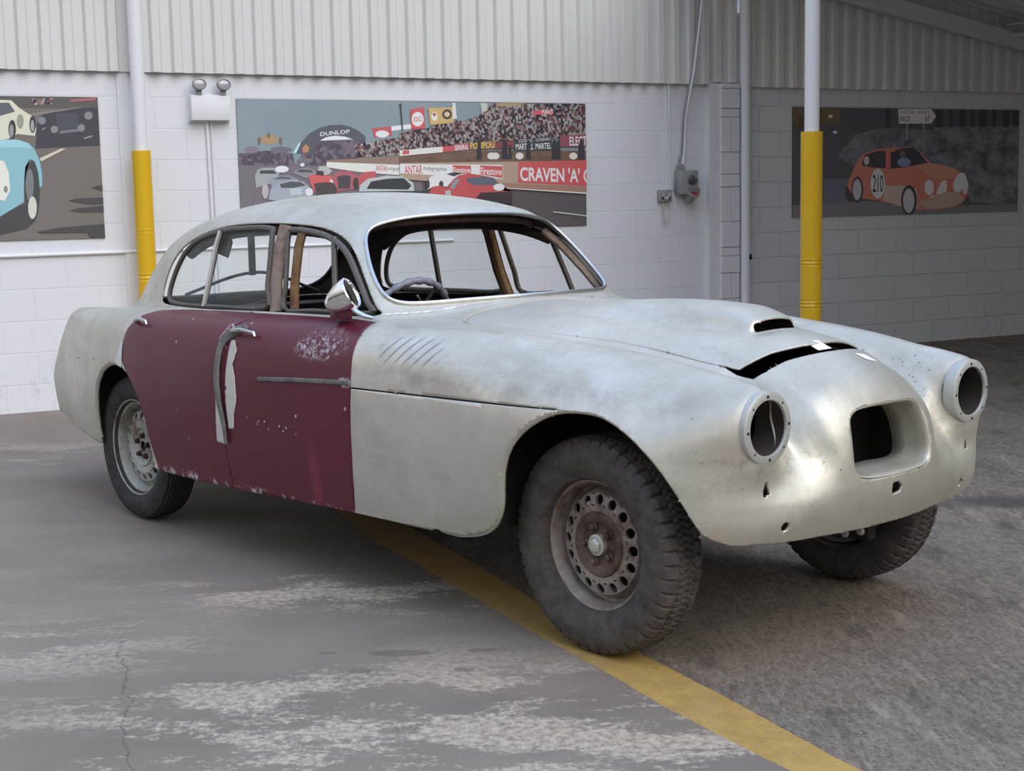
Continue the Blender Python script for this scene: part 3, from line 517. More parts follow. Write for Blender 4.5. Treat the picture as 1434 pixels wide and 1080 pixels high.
    ('p', (0.900, 0.900, 0.860), [(-0.951, 1.718), (-0.055, 1.707), (-0.057, 1.594), (-0.953, 1.647)], None),
    ('t', (0.730, 0.051, 0.059), "ANTAR", (-0.913, 1.639), (-0.762, 1.640), 0.068, 1),
    ('t', (0.119, 0.102, 0.093), "molygraphite", (-0.753, 1.671), (-0.556, 1.661), 0.031, 0),
    ('p', (0.800, 0.060, 0.063), [(-0.500, 1.707), (-0.339, 1.702), (-0.341, 1.635), (-0.502, 1.641)], None),
    ('t', (0.900, 0.900, 0.900), "Firestone", (-0.497, 1.650), (-0.346, 1.646), 0.042, 1),
    ('p', (0.800, 0.060, 0.063), [(-0.260, 1.703), (-0.059, 1.695), (-0.061, 1.600), (-0.261, 1.634)], None),
    ('t', (0.900, 0.900, 0.900), "Firestone", (-0.255, 1.633), (-0.068, 1.625), 0.055, 1),
    ('p', (0.842, 0.043, 0.047), [(0.086, 1.728), (0.724, 1.739), (0.721, 1.526), (0.082, 1.563)], None),
    ('t', (0.900, 0.900, 0.900), "CRAVEN 'A' C", (0.100, 1.580), (0.763, 1.557), 0.112, 2),
    ('p', (0.509, 0.228, 0.130), [(-0.058, 1.564), (0.721, 1.520), (0.720, 1.466), (-0.016, 1.521)], None),
    ('p', (0.900, 0.900, 0.781), [(-0.041, 1.523), (0.720, 1.473), (0.720, 1.462), (-0.041, 1.517)], None),
    ('p', (0.900, 0.894, 0.781), [(0.401, 1.324), (0.717, 1.284), (0.717, 1.277), (0.401, 1.317)], None),
    ('p', (0.900, 0.900, 0.881), [(-0.733, 1.570), (-0.691, 1.622), (-0.574, 1.642), (-0.515, 1.657), (-0.409, 1.651), (-0.493, 1.599), (-0.554, 1.536), (-0.623, 1.548), (-0.688, 1.533), (-0.723, 1.517)], None),
    ('p', (0.062, 0.060, 0.063), [(-0.703, 1.559), (-0.704, 1.548), (-0.707, 1.538), (-0.710, 1.530), (-0.714, 1.525), (-0.719, 1.524), (-0.724, 1.526), (-0.728, 1.531), (-0.731, 1.539), (-0.733, 1.549), (-0.733, 1.560), (-0.732, 1.571), (-0.730, 1.581), (-0.726, 1.588), (-0.722, 1.593), (-0.717, 1.595), (-0.712, 1.593), (-0.708, 1.588), (-0.705, 1.580), (-0.703, 1.570)], None),
    ('p', (0.062, 0.060, 0.063), [(-0.586, 1.558), (-0.587, 1.549), (-0.590, 1.542), (-0.594, 1.536), (-0.599, 1.532), (-0.605, 1.531), (-0.611, 1.532), (-0.616, 1.536), (-0.620, 1.542), (-0.622, 1.550), (-0.623, 1.558), (-0.622, 1.567), (-0.619, 1.574), (-0.615, 1.580), (-0.609, 1.584), (-0.604, 1.585), (-0.598, 1.584), (-0.593, 1.580), (-0.589, 1.574), (-0.586, 1.566)], None),
    ('p', (0.053, 0.060, 0.068), [(-0.557, 1.637), (-0.492, 1.652), (-0.410, 1.646), (-0.493, 1.618)], None),
    ('p', (0.591, 0.656, 0.643), [(-1.306, 1.464), (-1.292, 1.556), (-1.224, 1.607), (-1.067, 1.631), (-0.931, 1.624), (-0.842, 1.571), (-0.834, 1.446)], None),
    ('p', (0.041, 0.043, 0.055), [(-1.237, 1.530), (-1.197, 1.586), (-1.068, 1.605), (-0.921, 1.609), (-0.860, 1.551), (-0.889, 1.520)], None),
    ('p', (0.041, 0.047, 0.077), [(-1.318, 1.454), (-1.293, 1.510), (-0.958, 1.510), (-0.723, 1.507), (-0.714, 1.433)], None),
    ('p', (0.739, 0.047, 0.047), [(-0.712, 1.486), (-0.688, 1.536), (-0.623, 1.548), (-0.554, 1.528), (-0.493, 1.599), (-0.445, 1.628), (-0.351, 1.638), (-0.255, 1.628), (-0.148, 1.606), (-0.083, 1.552), (-0.053, 1.497), (0.020, 1.491), (0.027, 1.388), (-0.140, 1.413), (-0.568, 1.452)], None),
    ('p', (0.119, 0.150, 0.196), [(-0.393, 1.600), (-0.232, 1.615), (-0.136, 1.602), (-0.095, 1.550), (-0.305, 1.544), (-0.364, 1.566)], None),
    ('p', (0.302, 0.351, 0.414), [(-0.530, 1.531), (-0.479, 1.597), (-0.440, 1.598), (-0.496, 1.516)], None),
    ('p', (0.049, 0.030, 0.033), [(-0.302, 1.445), (-0.259, 1.488), (0.022, 1.491), (0.025, 1.388), (-0.140, 1.407)], None),
    ('p', (0.900, 0.900, 0.900), [(-0.044, 1.527), (-0.047, 1.519), (-0.054, 1.511), (-0.066, 1.505), (-0.080, 1.501), (-0.096, 1.500), (-0.112, 1.502), (-0.126, 1.506), (-0.137, 1.512), (-0.144, 1.520), (-0.146, 1.529), (-0.143, 1.537), (-0.136, 1.545), (-0.125, 1.551), (-0.110, 1.555), (-0.095, 1.556), (-0.079, 1.555), (-0.065, 1.550), (-0.054, 1.544), (-0.047, 1.536)], None),
    ('p', (0.591, 0.569, 0.522), [(-0.572, 1.505), (-0.525, 1.513), (-0.520, 1.462), (-0.573, 1.463)], None),
]
LEFT_POSTER = [
    ('p', (0.198, 0.165, 0.137), [(-3.932, 2.201), (-3.235, 2.199), (-3.236, 1.207), (-3.993, 1.211)], None),
    ('p', (0.119, 0.102, 0.088), [(-3.932, 2.201), (-3.235, 2.199), (-3.233, 2.117), (-3.937, 2.119)], None),
    ('p', (0.433, 0.452, 0.351), [(-3.694, 2.181), (-3.538, 2.188), (-3.550, 2.148), (-3.677, 2.137)], 'crowd'),
    ('p', (0.302, 0.258, 0.209), [(-3.690, 2.082), (-3.353, 2.130), (-3.353, 2.123), (-3.686, 2.067)], None),
    ('p', (0.509, 0.114, 0.137), [(-3.420, 2.180), (-3.249, 2.197), (-3.250, 2.177), (-3.431, 2.165)], None),
    ('p', (0.049, 0.047, 0.063), [(-3.660, 2.013), (-3.623, 2.073), (-3.563, 2.088), (-3.353, 2.125), (-3.235, 2.127), (-3.235, 1.861), (-3.528, 1.848), (-3.680, 1.841)], None),
    ('p', (0.077, 0.074, 0.099), [(-3.529, 2.083), (-3.380, 2.085), (-3.376, 1.984), (-3.525, 1.973)], None),
    ('p', (0.268, 0.269, 0.288), [(-3.600, 2.033), (-3.601, 2.025), (-3.605, 2.018), (-3.611, 2.012), (-3.619, 2.008), (-3.627, 2.007), (-3.634, 2.008), (-3.641, 2.012), (-3.646, 2.017), (-3.650, 2.025), (-3.650, 2.033), (-3.649, 2.041), (-3.645, 2.048), (-3.639, 2.054), (-3.631, 2.057), (-3.624, 2.059), (-3.616, 2.058), (-3.609, 2.054), (-3.604, 2.048), (-3.600, 2.041)], None),
    ('p', (0.268, 0.269, 0.288), [(-3.278, 2.071), (-3.280, 2.062), (-3.284, 2.054), (-3.291, 2.048), (-3.299, 2.044), (-3.308, 2.042), (-3.316, 2.043), (-3.324, 2.047), (-3.330, 2.054), (-3.333, 2.061), (-3.334, 2.070), (-3.332, 2.079), (-3.328, 2.087), (-3.322, 2.093), (-3.313, 2.097), (-3.305, 2.099), (-3.296, 2.097), (-3.288, 2.093), (-3.283, 2.087), (-3.279, 2.079)], None),
    ('p', (0.268, 0.269, 0.288), [(-3.520, 1.973), (-3.521, 1.965), (-3.525, 1.958), (-3.531, 1.952), (-3.539, 1.949), (-3.547, 1.947), (-3.554, 1.949), (-3.561, 1.952), (-3.567, 1.958), (-3.570, 1.965), (-3.571, 1.973), (-3.569, 1.981), (-3.565, 1.989), (-3.559, 1.994), (-3.552, 1.998), (-3.544, 1.999), (-3.536, 1.998), (-3.529, 1.995), (-3.524, 1.989), (-3.520, 1.982)], None),
    ('p', (0.268, 0.269, 0.288), [(-3.335, 1.984), (-3.337, 1.976), (-3.341, 1.969), (-3.347, 1.963), (-3.354, 1.959), (-3.363, 1.958), (-3.370, 1.959), (-3.378, 1.963), (-3.383, 1.969), (-3.386, 1.976), (-3.387, 1.984), (-3.385, 1.992), (-3.381, 2.000), (-3.375, 2.005), (-3.368, 2.009), (-3.360, 2.011), (-3.352, 2.009), (-3.345, 2.006), (-3.339, 2.000), (-3.336, 1.993)], None),
    ('p', (0.364, 0.363, 0.369), [(-3.350, 1.914), (-3.289, 1.934), (-3.289, 1.924), (-3.345, 1.906)], None),
    ('p', (0.364, 0.363, 0.369), [(-3.633, 1.973), (-3.603, 1.988), (-3.604, 1.981), (-3.629, 1.967)], None),
    ('p', (0.198, 0.200, 0.218), [(-3.511, 1.964), (-3.381, 1.979), (-3.382, 1.959), (-3.507, 1.943)], None),
    ('p', (0.800, 0.790, 0.569), [(-3.934, 2.173), (-3.820, 2.169), (-3.775, 2.121), (-3.719, 2.082), (-3.680, 2.062), (-3.668, 1.973), (-3.680, 1.928), (-3.795, 1.941), (-3.855, 1.908), (-3.951, 1.888)], None),
    ('p', (0.119, 0.135, 0.152), [(-3.935, 2.150), (-3.838, 2.154), (-3.802, 2.093), (-3.942, 2.050)], None),
    ('p', (0.049, 0.047, 0.051), [(-3.802, 1.972), (-3.804, 1.952), (-3.809, 1.934), (-3.815, 1.919), (-3.823, 1.910), (-3.831, 1.907), (-3.838, 1.910), (-3.845, 1.919), (-3.849, 1.934), (-3.852, 1.952), (-3.852, 1.972), (-3.850, 1.992), (-3.845, 2.010), (-3.839, 2.025), (-3.831, 2.034), (-3.823, 2.037), (-3.816, 2.034), (-3.809, 2.025), (-3.805, 2.011), (-3.802, 1.992)], None),
    ('p', (0.364, 0.351, 0.345), [(-3.819, 1.962), (-3.820, 1.949), (-3.823, 1.937), (-3.827, 1.927), (-3.831, 1.921), (-3.835, 1.919), (-3.839, 1.921), (-3.842, 1.927), (-3.845, 1.937), (-3.846, 1.949), (-3.846, 1.962), (-3.844, 1.976), (-3.842, 1.988), (-3.838, 1.997), (-3.834, 2.004), (-3.830, 2.006), (-3.826, 2.004), (-3.822, 1.997), (-3.820, 1.988), (-3.819, 1.976)], None),
    ('p', (0.049, 0.047, 0.051), [(-3.668, 2.008), (-3.671, 1.989), (-3.675, 1.973), (-3.680, 1.959), (-3.686, 1.951), (-3.693, 1.948), (-3.700, 1.951), (-3.705, 1.959), (-3.709, 1.972), (-3.711, 1.989), (-3.711, 2.007), (-3.709, 2.026), (-3.705, 2.042), (-3.700, 2.056), (-3.693, 2.064), (-3.686, 2.067), (-3.680, 2.064), (-3.674, 2.056), (-3.670, 2.043), (-3.668, 2.026)], None),
    ('p', (0.433, 0.417, 0.408), [(-3.680, 1.998), (-3.681, 1.985), (-3.683, 1.974), (-3.686, 1.965), (-3.690, 1.960), (-3.694, 1.958), (-3.697, 1.960), (-3.700, 1.965), (-3.702, 1.974), (-3.703, 1.985), (-3.703, 1.998), (-3.702, 2.010), (-3.699, 2.021), (-3.696, 2.030), (-3.693, 2.035), (-3.689, 2.037), (-3.686, 2.035), (-3.683, 2.030), (-3.681, 2.021), (-3.680, 2.010)], None),
    ('p', (0.364, 0.389, 0.267), [(-3.748, 2.027), (-3.750, 2.012), (-3.754, 1.998), (-3.760, 1.987), (-3.766, 1.980), (-3.774, 1.977), (-3.781, 1.980), (-3.787, 1.987), (-3.791, 1.998), (-3.794, 2.011), (-3.794, 2.027), (-3.792, 2.042), (-3.788, 2.056), (-3.782, 2.067), (-3.775, 2.074), (-3.768, 2.076), (-3.761, 2.074), (-3.755, 2.067), (-3.750, 2.056), (-3.748, 2.042)], None),
    ('p', (0.759, 0.656, 0.492), [(-3.660, 1.773), (-3.508, 1.841), (-3.474, 1.841), (-3.646, 1.753)], None),
    ('p', (0.049, 0.051, 0.051), [(-3.983, 1.368), (-3.775, 1.464), (-3.740, 1.393), (-3.709, 1.342), (-3.776, 1.288), (-3.991, 1.244)], None),
    ('p', (0.227, 0.586, 0.670), [(-3.951, 1.901), (-3.797, 1.903), (-3.722, 1.878), (-3.685, 1.833), (-3.656, 1.753), (-3.646, 1.673), (-3.649, 1.583), (-3.669, 1.573), (-3.690, 1.753), (-3.723, 1.769), (-3.756, 1.714), (-3.772, 1.594), (-3.779, 1.474), (-3.984, 1.353)], None),
    ('p', (0.314, 0.750, 0.820), [(-3.951, 1.901), (-3.797, 1.903), (-3.731, 1.878), (-3.709, 1.843), (-3.771, 1.853), (-3.954, 1.844)], None),
    ('p', (0.049, 0.060, 0.063), [(-3.669, 1.543), (-3.675, 1.476), (-3.686, 1.416), (-3.700, 1.368), (-3.716, 1.337), (-3.732, 1.327), (-3.748, 1.338), (-3.760, 1.369), (-3.768, 1.417), (-3.772, 1.477), (-3.770, 1.544), (-3.764, 1.610), (-3.753, 1.670), (-3.739, 1.718), (-3.723, 1.748), (-3.707, 1.758), (-3.692, 1.748), (-3.680, 1.717), (-3.671, 1.669), (-3.668, 1.609)], None),
    ('p', (0.208, 0.228, 0.218), [(-3.706, 1.593), (-3.710, 1.559), (-3.715, 1.528), (-3.723, 1.504), (-3.731, 1.489), (-3.740, 1.483), (-3.748, 1.489), (-3.755, 1.505), (-3.759, 1.529), (-3.761, 1.560), (-3.761, 1.594), (-3.757, 1.628), (-3.752, 1.658), (-3.744, 1.683), (-3.736, 1.698), (-3.727, 1.704), (-3.719, 1.698), (-3.712, 1.682), (-3.708, 1.658), (-3.706, 1.627)], None),
    ('p', (0.730, 0.731, 0.601), [(-3.695, 1.434), (-3.698, 1.410), (-3.703, 1.388), (-3.711, 1.371), (-3.720, 1.360), (-3.729, 1.356), (-3.738, 1.360), (-3.745, 1.372), (-3.751, 1.389), (-3.753, 1.411), (-3.753, 1.435), (-3.751, 1.460), (-3.745, 1.481), (-3.738, 1.498), (-3.729, 1.509), (-3.720, 1.513), (-3.711, 1.509), (-3.703, 1.498), (-3.698, 1.480), (-3.695, 1.459)], None),
    ('p', (0.900, 0.900, 0.761), [(-3.958, 1.775), (-3.893, 1.754), (-3.867, 1.675), (-3.866, 1.555), (-3.904, 1.486), (-3.975, 1.495)], None),
    ('p', (0.302, 0.302, 0.218), [(-3.881, 1.564), (-3.882, 1.556), (-3.885, 1.550), (-3.888, 1.544), (-3.892, 1.541), (-3.896, 1.540), (-3.900, 1.541), (-3.904, 1.545), (-3.906, 1.550), (-3.908, 1.557), (-3.908, 1.564), (-3.907, 1.571), (-3.905, 1.578), (-3.901, 1.583), (-3.897, 1.586), (-3.893, 1.588), (-3.889, 1.586), (-3.886, 1.583), (-3.883, 1.578), (-3.881, 1.571)], None),
    ('p', (0.062, 0.069, 0.068), [(-3.479, 1.479), (-3.418, 1.493), (-3.234, 1.497), (-3.235, 1.452), (-3.350, 1.451)], None),
    ('p', (0.062, 0.069, 0.068), [(-3.473, 1.408), (-3.432, 1.422), (-3.234, 1.439), (-3.236, 1.394), (-3.394, 1.396)], None),
    ('p', (0.053, 0.055, 0.055), [(-3.709, 1.266), (-3.539, 1.292), (-3.236, 1.310), (-3.237, 1.207), (-3.343, 1.215), (-3.361, 1.252), (-3.660, 1.255)], None),
    ('p', (0.062, 0.069, 0.068), [(-3.314, 1.568), (-3.233, 1.587), (-3.234, 1.544)], None),
]
DARK_POSTER = [
    ('p', (0.116, 0.108, 0.136), [(2.856, 2.196), (5.617, 2.214), (5.622, 1.213), (2.858, 1.205)], None),
    ('p', (0.690, 0.485, 0.257), [(2.856, 2.196), (3.387, 2.190), (3.388, 2.075), (3.199, 2.022), (2.857, 1.991)], 'glow'),
    ('p', (0.900, 0.900, 0.900), [(3.310, 2.121), (3.308, 2.117), (3.305, 2.113), (3.299, 2.110), (3.291, 2.108), (3.283, 2.107), (3.275, 2.108), (3.268, 2.110), (3.262, 2.112), (3.258, 2.116), (3.257, 2.120), (3.258, 2.124), (3.262, 2.128), (3.267, 2.131), (3.275, 2.133), (3.283, 2.134), (3.291, 2.133), (3.299, 2.131), (3.305, 2.129), (3.308, 2.125)], None),
    ('p', (0.900, 0.900, 0.900), [(3.363, 1.978), (3.362, 1.974), (3.358, 1.970), (3.353, 1.967), (3.346, 1.965), (3.338, 1.965), (3.330, 1.965), (3.323, 1.967), (3.318, 1.970), (3.314, 1.974), (3.313, 1.978), (3.314, 1.982), (3.318, 1.986), (3.323, 1.989), (3.330, 1.991), (3.338, 1.991), (3.345, 1.991), (3.352, 1.989), (3.358, 1.986), (3.361, 1.982)], None),
    ('p', (0.292, 0.287, 0.352), [(3.335, 1.754), (3.563, 1.949), (3.836, 2.018), (4.236, 2.012), (4.523, 1.998), (4.530, 1.671), (3.567, 1.677)], 'snow'),
    ('p', (0.205, 0.203, 0.216), [(4.522, 2.029), (5.616, 2.058), (5.626, 1.761), (4.468, 1.703)], 'snow'),
    ('p', (0.049, 0.046, 0.070), [(3.928, 2.193), (3.976, 2.193), (3.977, 2.026), (3.934, 2.026)], None),
    ('p', (0.049, 0.046, 0.070), [(4.213, 2.196), (4.253, 2.196), (4.254, 2.027), (4.218, 2.027)], None),
    ('p', (0.049, 0.046, 0.070), [(4.535, 2.199), (4.626, 2.200), (4.625, 2.029), (4.543, 2.029)], None),
    ('p', (0.049, 0.046, 0.070), [(4.705, 2.201), (4.747, 2.201), (4.749, 2.030), (4.711, 2.030)], None),
    ('p', (0.049, 0.046, 0.070), [(4.831, 2.202), (4.915, 2.203), (4.915, 2.031), (4.839, 2.030)], None),
    ('p', (0.049, 0.046, 0.070), [(4.970, 2.204), (5.030, 2.204), (5.031, 2.031), (4.978, 2.031)], None),
    ('p', (0.049, 0.046, 0.070), [(5.077, 2.205), (5.179, 2.206), (5.179, 2.032), (5.087, 2.032)], None),
    ('p', (0.049, 0.046, 0.070), [(5.253, 2.207), (5.305, 2.207), (5.307, 2.033), (5.260, 2.032)], None),
    ('p', (0.049, 0.046, 0.070), [(5.383, 2.208), (5.479, 2.209), (5.480, 2.034), (5.393, 2.033)], None),
    ('p', (0.049, 0.046, 0.070), [(5.516, 2.209), (5.587, 2.210), (5.589, 2.034), (5.525, 2.034)], None),
    ('p', (0.498, 0.485, 0.595), [(4.447, 1.711), (4.737, 1.764), (5.161, 1.794), (5.620, 1.793), (5.622, 1.275), (5.002, 1.319), (4.913, 1.479), (4.740, 1.638)], 'snow'),
    ('p', (0.378, 0.369, 0.464), [(4.523, 2.010), (4.941, 2.031), (5.613, 2.026), (5.614, 1.970), (4.943, 1.952), (4.524, 1.974)], 'snow'),
    ('p', (0.276, 0.243, 0.272), [(2.857, 1.327), (3.532, 1.360), (4.918, 1.288), (5.619, 1.288), (5.622, 1.213), (2.858, 1.205)], None),
    ('p', (0.192, 0.191, 0.272), [(3.203, 1.560), (3.530, 1.557), (3.532, 1.360), (3.205, 1.320)], None),
    ('p', (0.435, 0.425, 0.425), [(4.171, 2.061), (4.191, 2.061), (4.194, 1.904), (4.178, 1.904)], None),
    ('p', (0.342, 0.335, 0.335), [(4.374, 2.062), (4.394, 2.062), (4.404, 1.781), (4.388, 1.781)], None),
    ('p', (0.900, 0.900, 0.900), [(4.072, 2.194), (4.477, 2.198), (4.537, 2.131), (4.480, 2.063), (4.086, 2.060)], None),
    ('t', (0.192, 0.191, 0.191), "LA BOLLENE - VESUBIE 12", (4.093, 2.152), (4.466, 2.155), 0.030, 0),
    ('t', (0.090, 0.092, 0.092), "NICE", (4.098, 2.082), (4.215, 2.082), 0.048, 1),
    ('t', (0.090, 0.092, 0.092), "67", (4.402, 2.084), (4.463, 2.084), 0.049, 1),
    ('p', (0.090, 0.077, 0.092), [(3.609, 1.435), (3.606, 1.406), (3.595, 1.381), (3.578, 1.361), (3.556, 1.349), (3.532, 1.345), (3.508, 1.349), (3.486, 1.363), (3.469, 1.383), (3.458, 1.409), (3.454, 1.437), (3.457, 1.465), (3.468, 1.490), (3.485, 1.510), (3.506, 1.522), (3.530, 1.527), (3.554, 1.522), (3.576, 1.509), (3.593, 1.488), (3.605, 1.463)], None),
    ('p', (0.900, 0.216, 0.117), [(3.476, 1.497), (3.529, 1.602), (3.576, 1.693), (3.663, 1.786), (3.839, 1.828), (3.998, 1.837), (4.240, 1.849), (4.346, 1.804), (4.472, 1.700), (4.739, 1.657), (4.867, 1.606), (4.955, 1.510), (4.962, 1.399), (4.875, 1.302), (4.623, 1.253), (4.333, 1.259), (4.128, 1.294), (3.847, 1.354), (3.669, 1.373), (3.531, 1.421)], None),
    ('p', (0.800, 0.549, 0.425), [(3.924, 1.491), (4.125, 1.489), (4.309, 1.455), (4.333, 1.268), (4.108, 1.300), (3.906, 1.353)], None),
    ('p', (0.889, 0.352, 0.191), [(4.468, 1.695), (4.739, 1.654), (4.867, 1.603), (4.742, 1.544), (4.533, 1.546), (4.284, 1.673)], None),
    ('p', (0.068, 0.063, 0.092), [(3.641, 1.680), (3.683, 1.775), (3.840, 1.810), (3.929, 1.805), (3.931, 1.652), (3.802, 1.653)], None),
    ('p', (0.055, 0.052, 0.077), [(3.985, 1.644), (3.991, 1.797), (4.119, 1.834), (4.260, 1.843), (4.334, 1.799), (4.443, 1.697), (4.162, 1.658)], None),
    ('p', (0.292, 0.352, 0.619), [(4.232, 1.704), (4.229, 1.691), (4.217, 1.679), (4.199, 1.669), (4.177, 1.663), (4.152, 1.661), (4.127, 1.664), (4.104, 1.670), (4.086, 1.680), (4.075, 1.692), (4.071, 1.705), (4.074, 1.718), (4.085, 1.730), (4.103, 1.740), (4.125, 1.746), (4.150, 1.748), (4.175, 1.745), (4.198, 1.739), (4.216, 1.729), (4.228, 1.717)], None),
    ('p', (0.261, 0.157, 0.146), [(4.166, 1.781), (4.164, 1.771), (4.159, 1.761), (4.151, 1.754), (4.141, 1.749), (4.130, 1.748), (4.119, 1.749), (4.109, 1.754), (4.101, 1.762), (4.095, 1.771), (4.093, 1.782), (4.095, 1.792), (4.100, 1.801), (4.108, 1.809), (4.118, 1.814), (4.129, 1.815), (4.140, 1.814), (4.150, 1.809), (4.159, 1.801), (4.164, 1.792)], None),
    ('p', (0.800, 0.693, 0.619), [(3.734, 1.722), (3.733, 1.710), (3.729, 1.699), (3.722, 1.690), (3.713, 1.685), (3.704, 1.683), (3.694, 1.685), (3.685, 1.690), (3.678, 1.699), (3.673, 1.710), (3.672, 1.722), (3.673, 1.734), (3.677, 1.745), (3.684, 1.754), (3.693, 1.760), (3.702, 1.762), (3.712, 1.760), (3.721, 1.754), (3.728, 1.745), (3.733, 1.734)], None),
    ('p', (0.900, 0.179, 0.108), [(3.927, 1.805), (3.983, 1.809), (3.990, 1.636), (3.934, 1.637)], None),
    ('p', (0.900, 0.900, 0.900), [(3.926, 1.510), (3.922, 1.467), (3.911, 1.429), (3.892, 1.398), (3.869, 1.379), (3.842, 1.373), (3.816, 1.380), (3.792, 1.400), (3.773, 1.431), (3.760, 1.469), (3.755, 1.512), (3.759, 1.554), (3.770, 1.592), (3.789, 1.622), (3.812, 1.642), (3.838, 1.648), (3.865, 1.641), (3.889, 1.622), (3.908, 1.591), (3.921, 1.552)], None),
    ('t', (0.039, 0.036, 0.041), "210", (3.778, 1.435), (3.905, 1.433), 0.159, 1),
    ('p', (0.068, 0.057, 0.063), [(3.668, 1.457), (3.665, 1.419), (3.655, 1.385), (3.641, 1.358), (3.622, 1.341), (3.601, 1.336), (3.579, 1.342), (3.560, 1.360), (3.545, 1.387), (3.535, 1.421), (3.531, 1.458), (3.534, 1.496), (3.543, 1.529), (3.558, 1.556), (3.576, 1.573), (3.597, 1.579), (3.619, 1.573), (3.638, 1.555), (3.653, 1.528), (3.664, 1.494)], None),
    ('p', (0.664, 0.643, 0.719), [(3.646, 1.457), (3.644, 1.427), (3.637, 1.400), (3.626, 1.378), (3.612, 1.365), (3.596, 1.360), (3.581, 1.365), (3.566, 1.379), (3.555, 1.401), (3.547, 1.428), (3.544, 1.458), (3.547, 1.488), (3.553, 1.515), (3.564, 1.536), (3.578, 1.550), (3.594, 1.555), (3.610, 1.550), (3.624, 1.536), (3.635, 1.514), (3.643, 1.487)], None),
    ('p', (0.068, 0.057, 0.063), [(4.317, 1.346), (4.313, 1.302), (4.300, 1.262), (4.279, 1.231), (4.252, 1.211), (4.222, 1.205), (4.191, 1.213), (4.164, 1.233), (4.141, 1.265), (4.127, 1.306), (4.121, 1.350), (4.125, 1.394), (4.138, 1.433), (4.159, 1.464), (4.186, 1.484), (4.216, 1.491), (4.246, 1.483), (4.274, 1.463), (4.296, 1.431), (4.311, 1.391)], None),
    ('p', (0.690, 0.668, 0.745), [(4.284, 1.344), (4.281, 1.308), (4.272, 1.276), (4.257, 1.251), (4.238, 1.235), (4.217, 1.230), (4.196, 1.236), (4.176, 1.253), (4.160, 1.278), (4.150, 1.311), (4.146, 1.346), (4.148, 1.382), (4.158, 1.413), (4.172, 1.438), (4.191, 1.454), (4.213, 1.460), (4.234, 1.454), (4.254, 1.437), (4.270, 1.412), (4.280, 1.379)], None),
    ('p', (0.900, 0.900, 0.900), [(4.523, 1.465), (4.520, 1.443), (4.512, 1.423), (4.500, 1.407), (4.484, 1.397), (4.466, 1.394), (4.448, 1.398), (4.432, 1.408), (4.419, 1.424), (4.410, 1.444), (4.407, 1.467), (4.409, 1.489), (4.417, 1.509), (4.429, 1.524), (4.445, 1.534), (4.463, 1.538), (4.481, 1.534), (4.497, 1.524), (4.511, 1.507), (4.519, 1.487)], None),
    ('p', (0.900, 0.900, 0.900), [(4.675, 1.419), (4.661, 1.389), (4.642, 1.362), (4.622, 1.343), (4.602, 1.332), (4.584, 1.331), (4.569, 1.340), (4.561, 1.358), (4.558, 1.383), (4.561, 1.413), (4.571, 1.445), (4.586, 1.476), (4.604, 1.502), (4.625, 1.522), (4.645, 1.533), (4.663, 1.534), (4.677, 1.525), (4.686, 1.507), (4.689, 1.482), (4.685, 1.451)], None),
    ('p', (0.900, 0.900, 0.828), [(4.544, 1.352), (4.542, 1.339), (4.538, 1.327), (4.530, 1.318), (4.520, 1.312), (4.509, 1.310), (4.498, 1.312), (4.488, 1.319), (4.480, 1.328), (4.475, 1.340), (4.473, 1.353), (4.475, 1.366), (4.479, 1.378), (4.487, 1.387), (4.497, 1.393), (4.508, 1.395), (4.518, 1.393), (4.528, 1.386), (4.536, 1.377), (4.542, 1.365)], None),
    ('p', (0.900, 0.900, 0.900), [(4.919, 1.485), (4.901, 1.458), (4.877, 1.437), (4.851, 1.422), (4.824, 1.416), (4.800, 1.419), (4.780, 1.430), (4.767, 1.449), (4.763, 1.474), (4.766, 1.502), (4.778, 1.531), (4.796, 1.558), (4.820, 1.579), (4.846, 1.594), (4.873, 1.601), (4.897, 1.598), (4.917, 1.586), (4.930, 1.567), (4.935, 1.542), (4.931, 1.514)], None),
    ('p', (0.900, 0.900, 0.900), [(4.955, 1.455), (4.949, 1.435), (4.940, 1.418), (4.930, 1.404), (4.920, 1.396), (4.910, 1.395), (4.902, 1.399), (4.896, 1.410), (4.893, 1.425), (4.893, 1.444), (4.897, 1.464), (4.903, 1.484), (4.912, 1.502), (4.922, 1.515), (4.932, 1.523), (4.942, 1.525), (4.950, 1.520), (4.956, 1.510), (4.959, 1.494), (4.959, 1.475)], None),
    ('p', (0.664, 0.464, 0.318), [(4.332, 1.330), (4.661, 1.419), (4.830, 1.417), (4.917, 1.336), (4.749, 1.276), (4.457, 1.262)], None),
]
# ------------------------------------------------------------------ things on the wall
def pole(loc, z_top, z_y0, z_y1, label, r=.0535, ry=.079):
    t = empty('support_pole', loc, 0, label=label, cat='pole', group=None)
    b = B(); b.tube([(0, 0, 0), (0, 0, z_top)], r, 28); b.tube([(0, 0, 0), (0, 0, .012)], .11, 24); b.link('pole', WHITE, t)
    b = B(); P = []; R = []; z = z_y0; rr = random.Random(int(loc[0] * 10))
    while z <= z_y1 - .001:
        w = 0.0
        for (zc, am) in WR: w += am * math.exp(-((z - zc) / .03) ** 2) * math.sin(z * 240)
        P.append((0, 0, z)); R.append(ry + w); z += .008
    P.append((0, 0, z_y1)); R.append(ry - .001)
    b.tube(P, R, 36, cap=True); b.link('padded_sleeve', YELLOW, t)
    return t
WR = [(.93, .0035), (1.25, .002), (.72, .003)]
pl = wl(-2.985, .16)
pole(pl, 4.4, .0, 1.82, 'white steel pole with yellow padded sleeve behind the car roof, left in the photo', .0485, .067)
WR = [(.93, .0035), (.62, .0045)]
_rp = WORLD @ Vector((2.21, 10.72, 0))
pole(_rp, 3.55, .0, 1.872, 'white steel pole with yellow padded sleeve behind the bonnet, right in the photo')

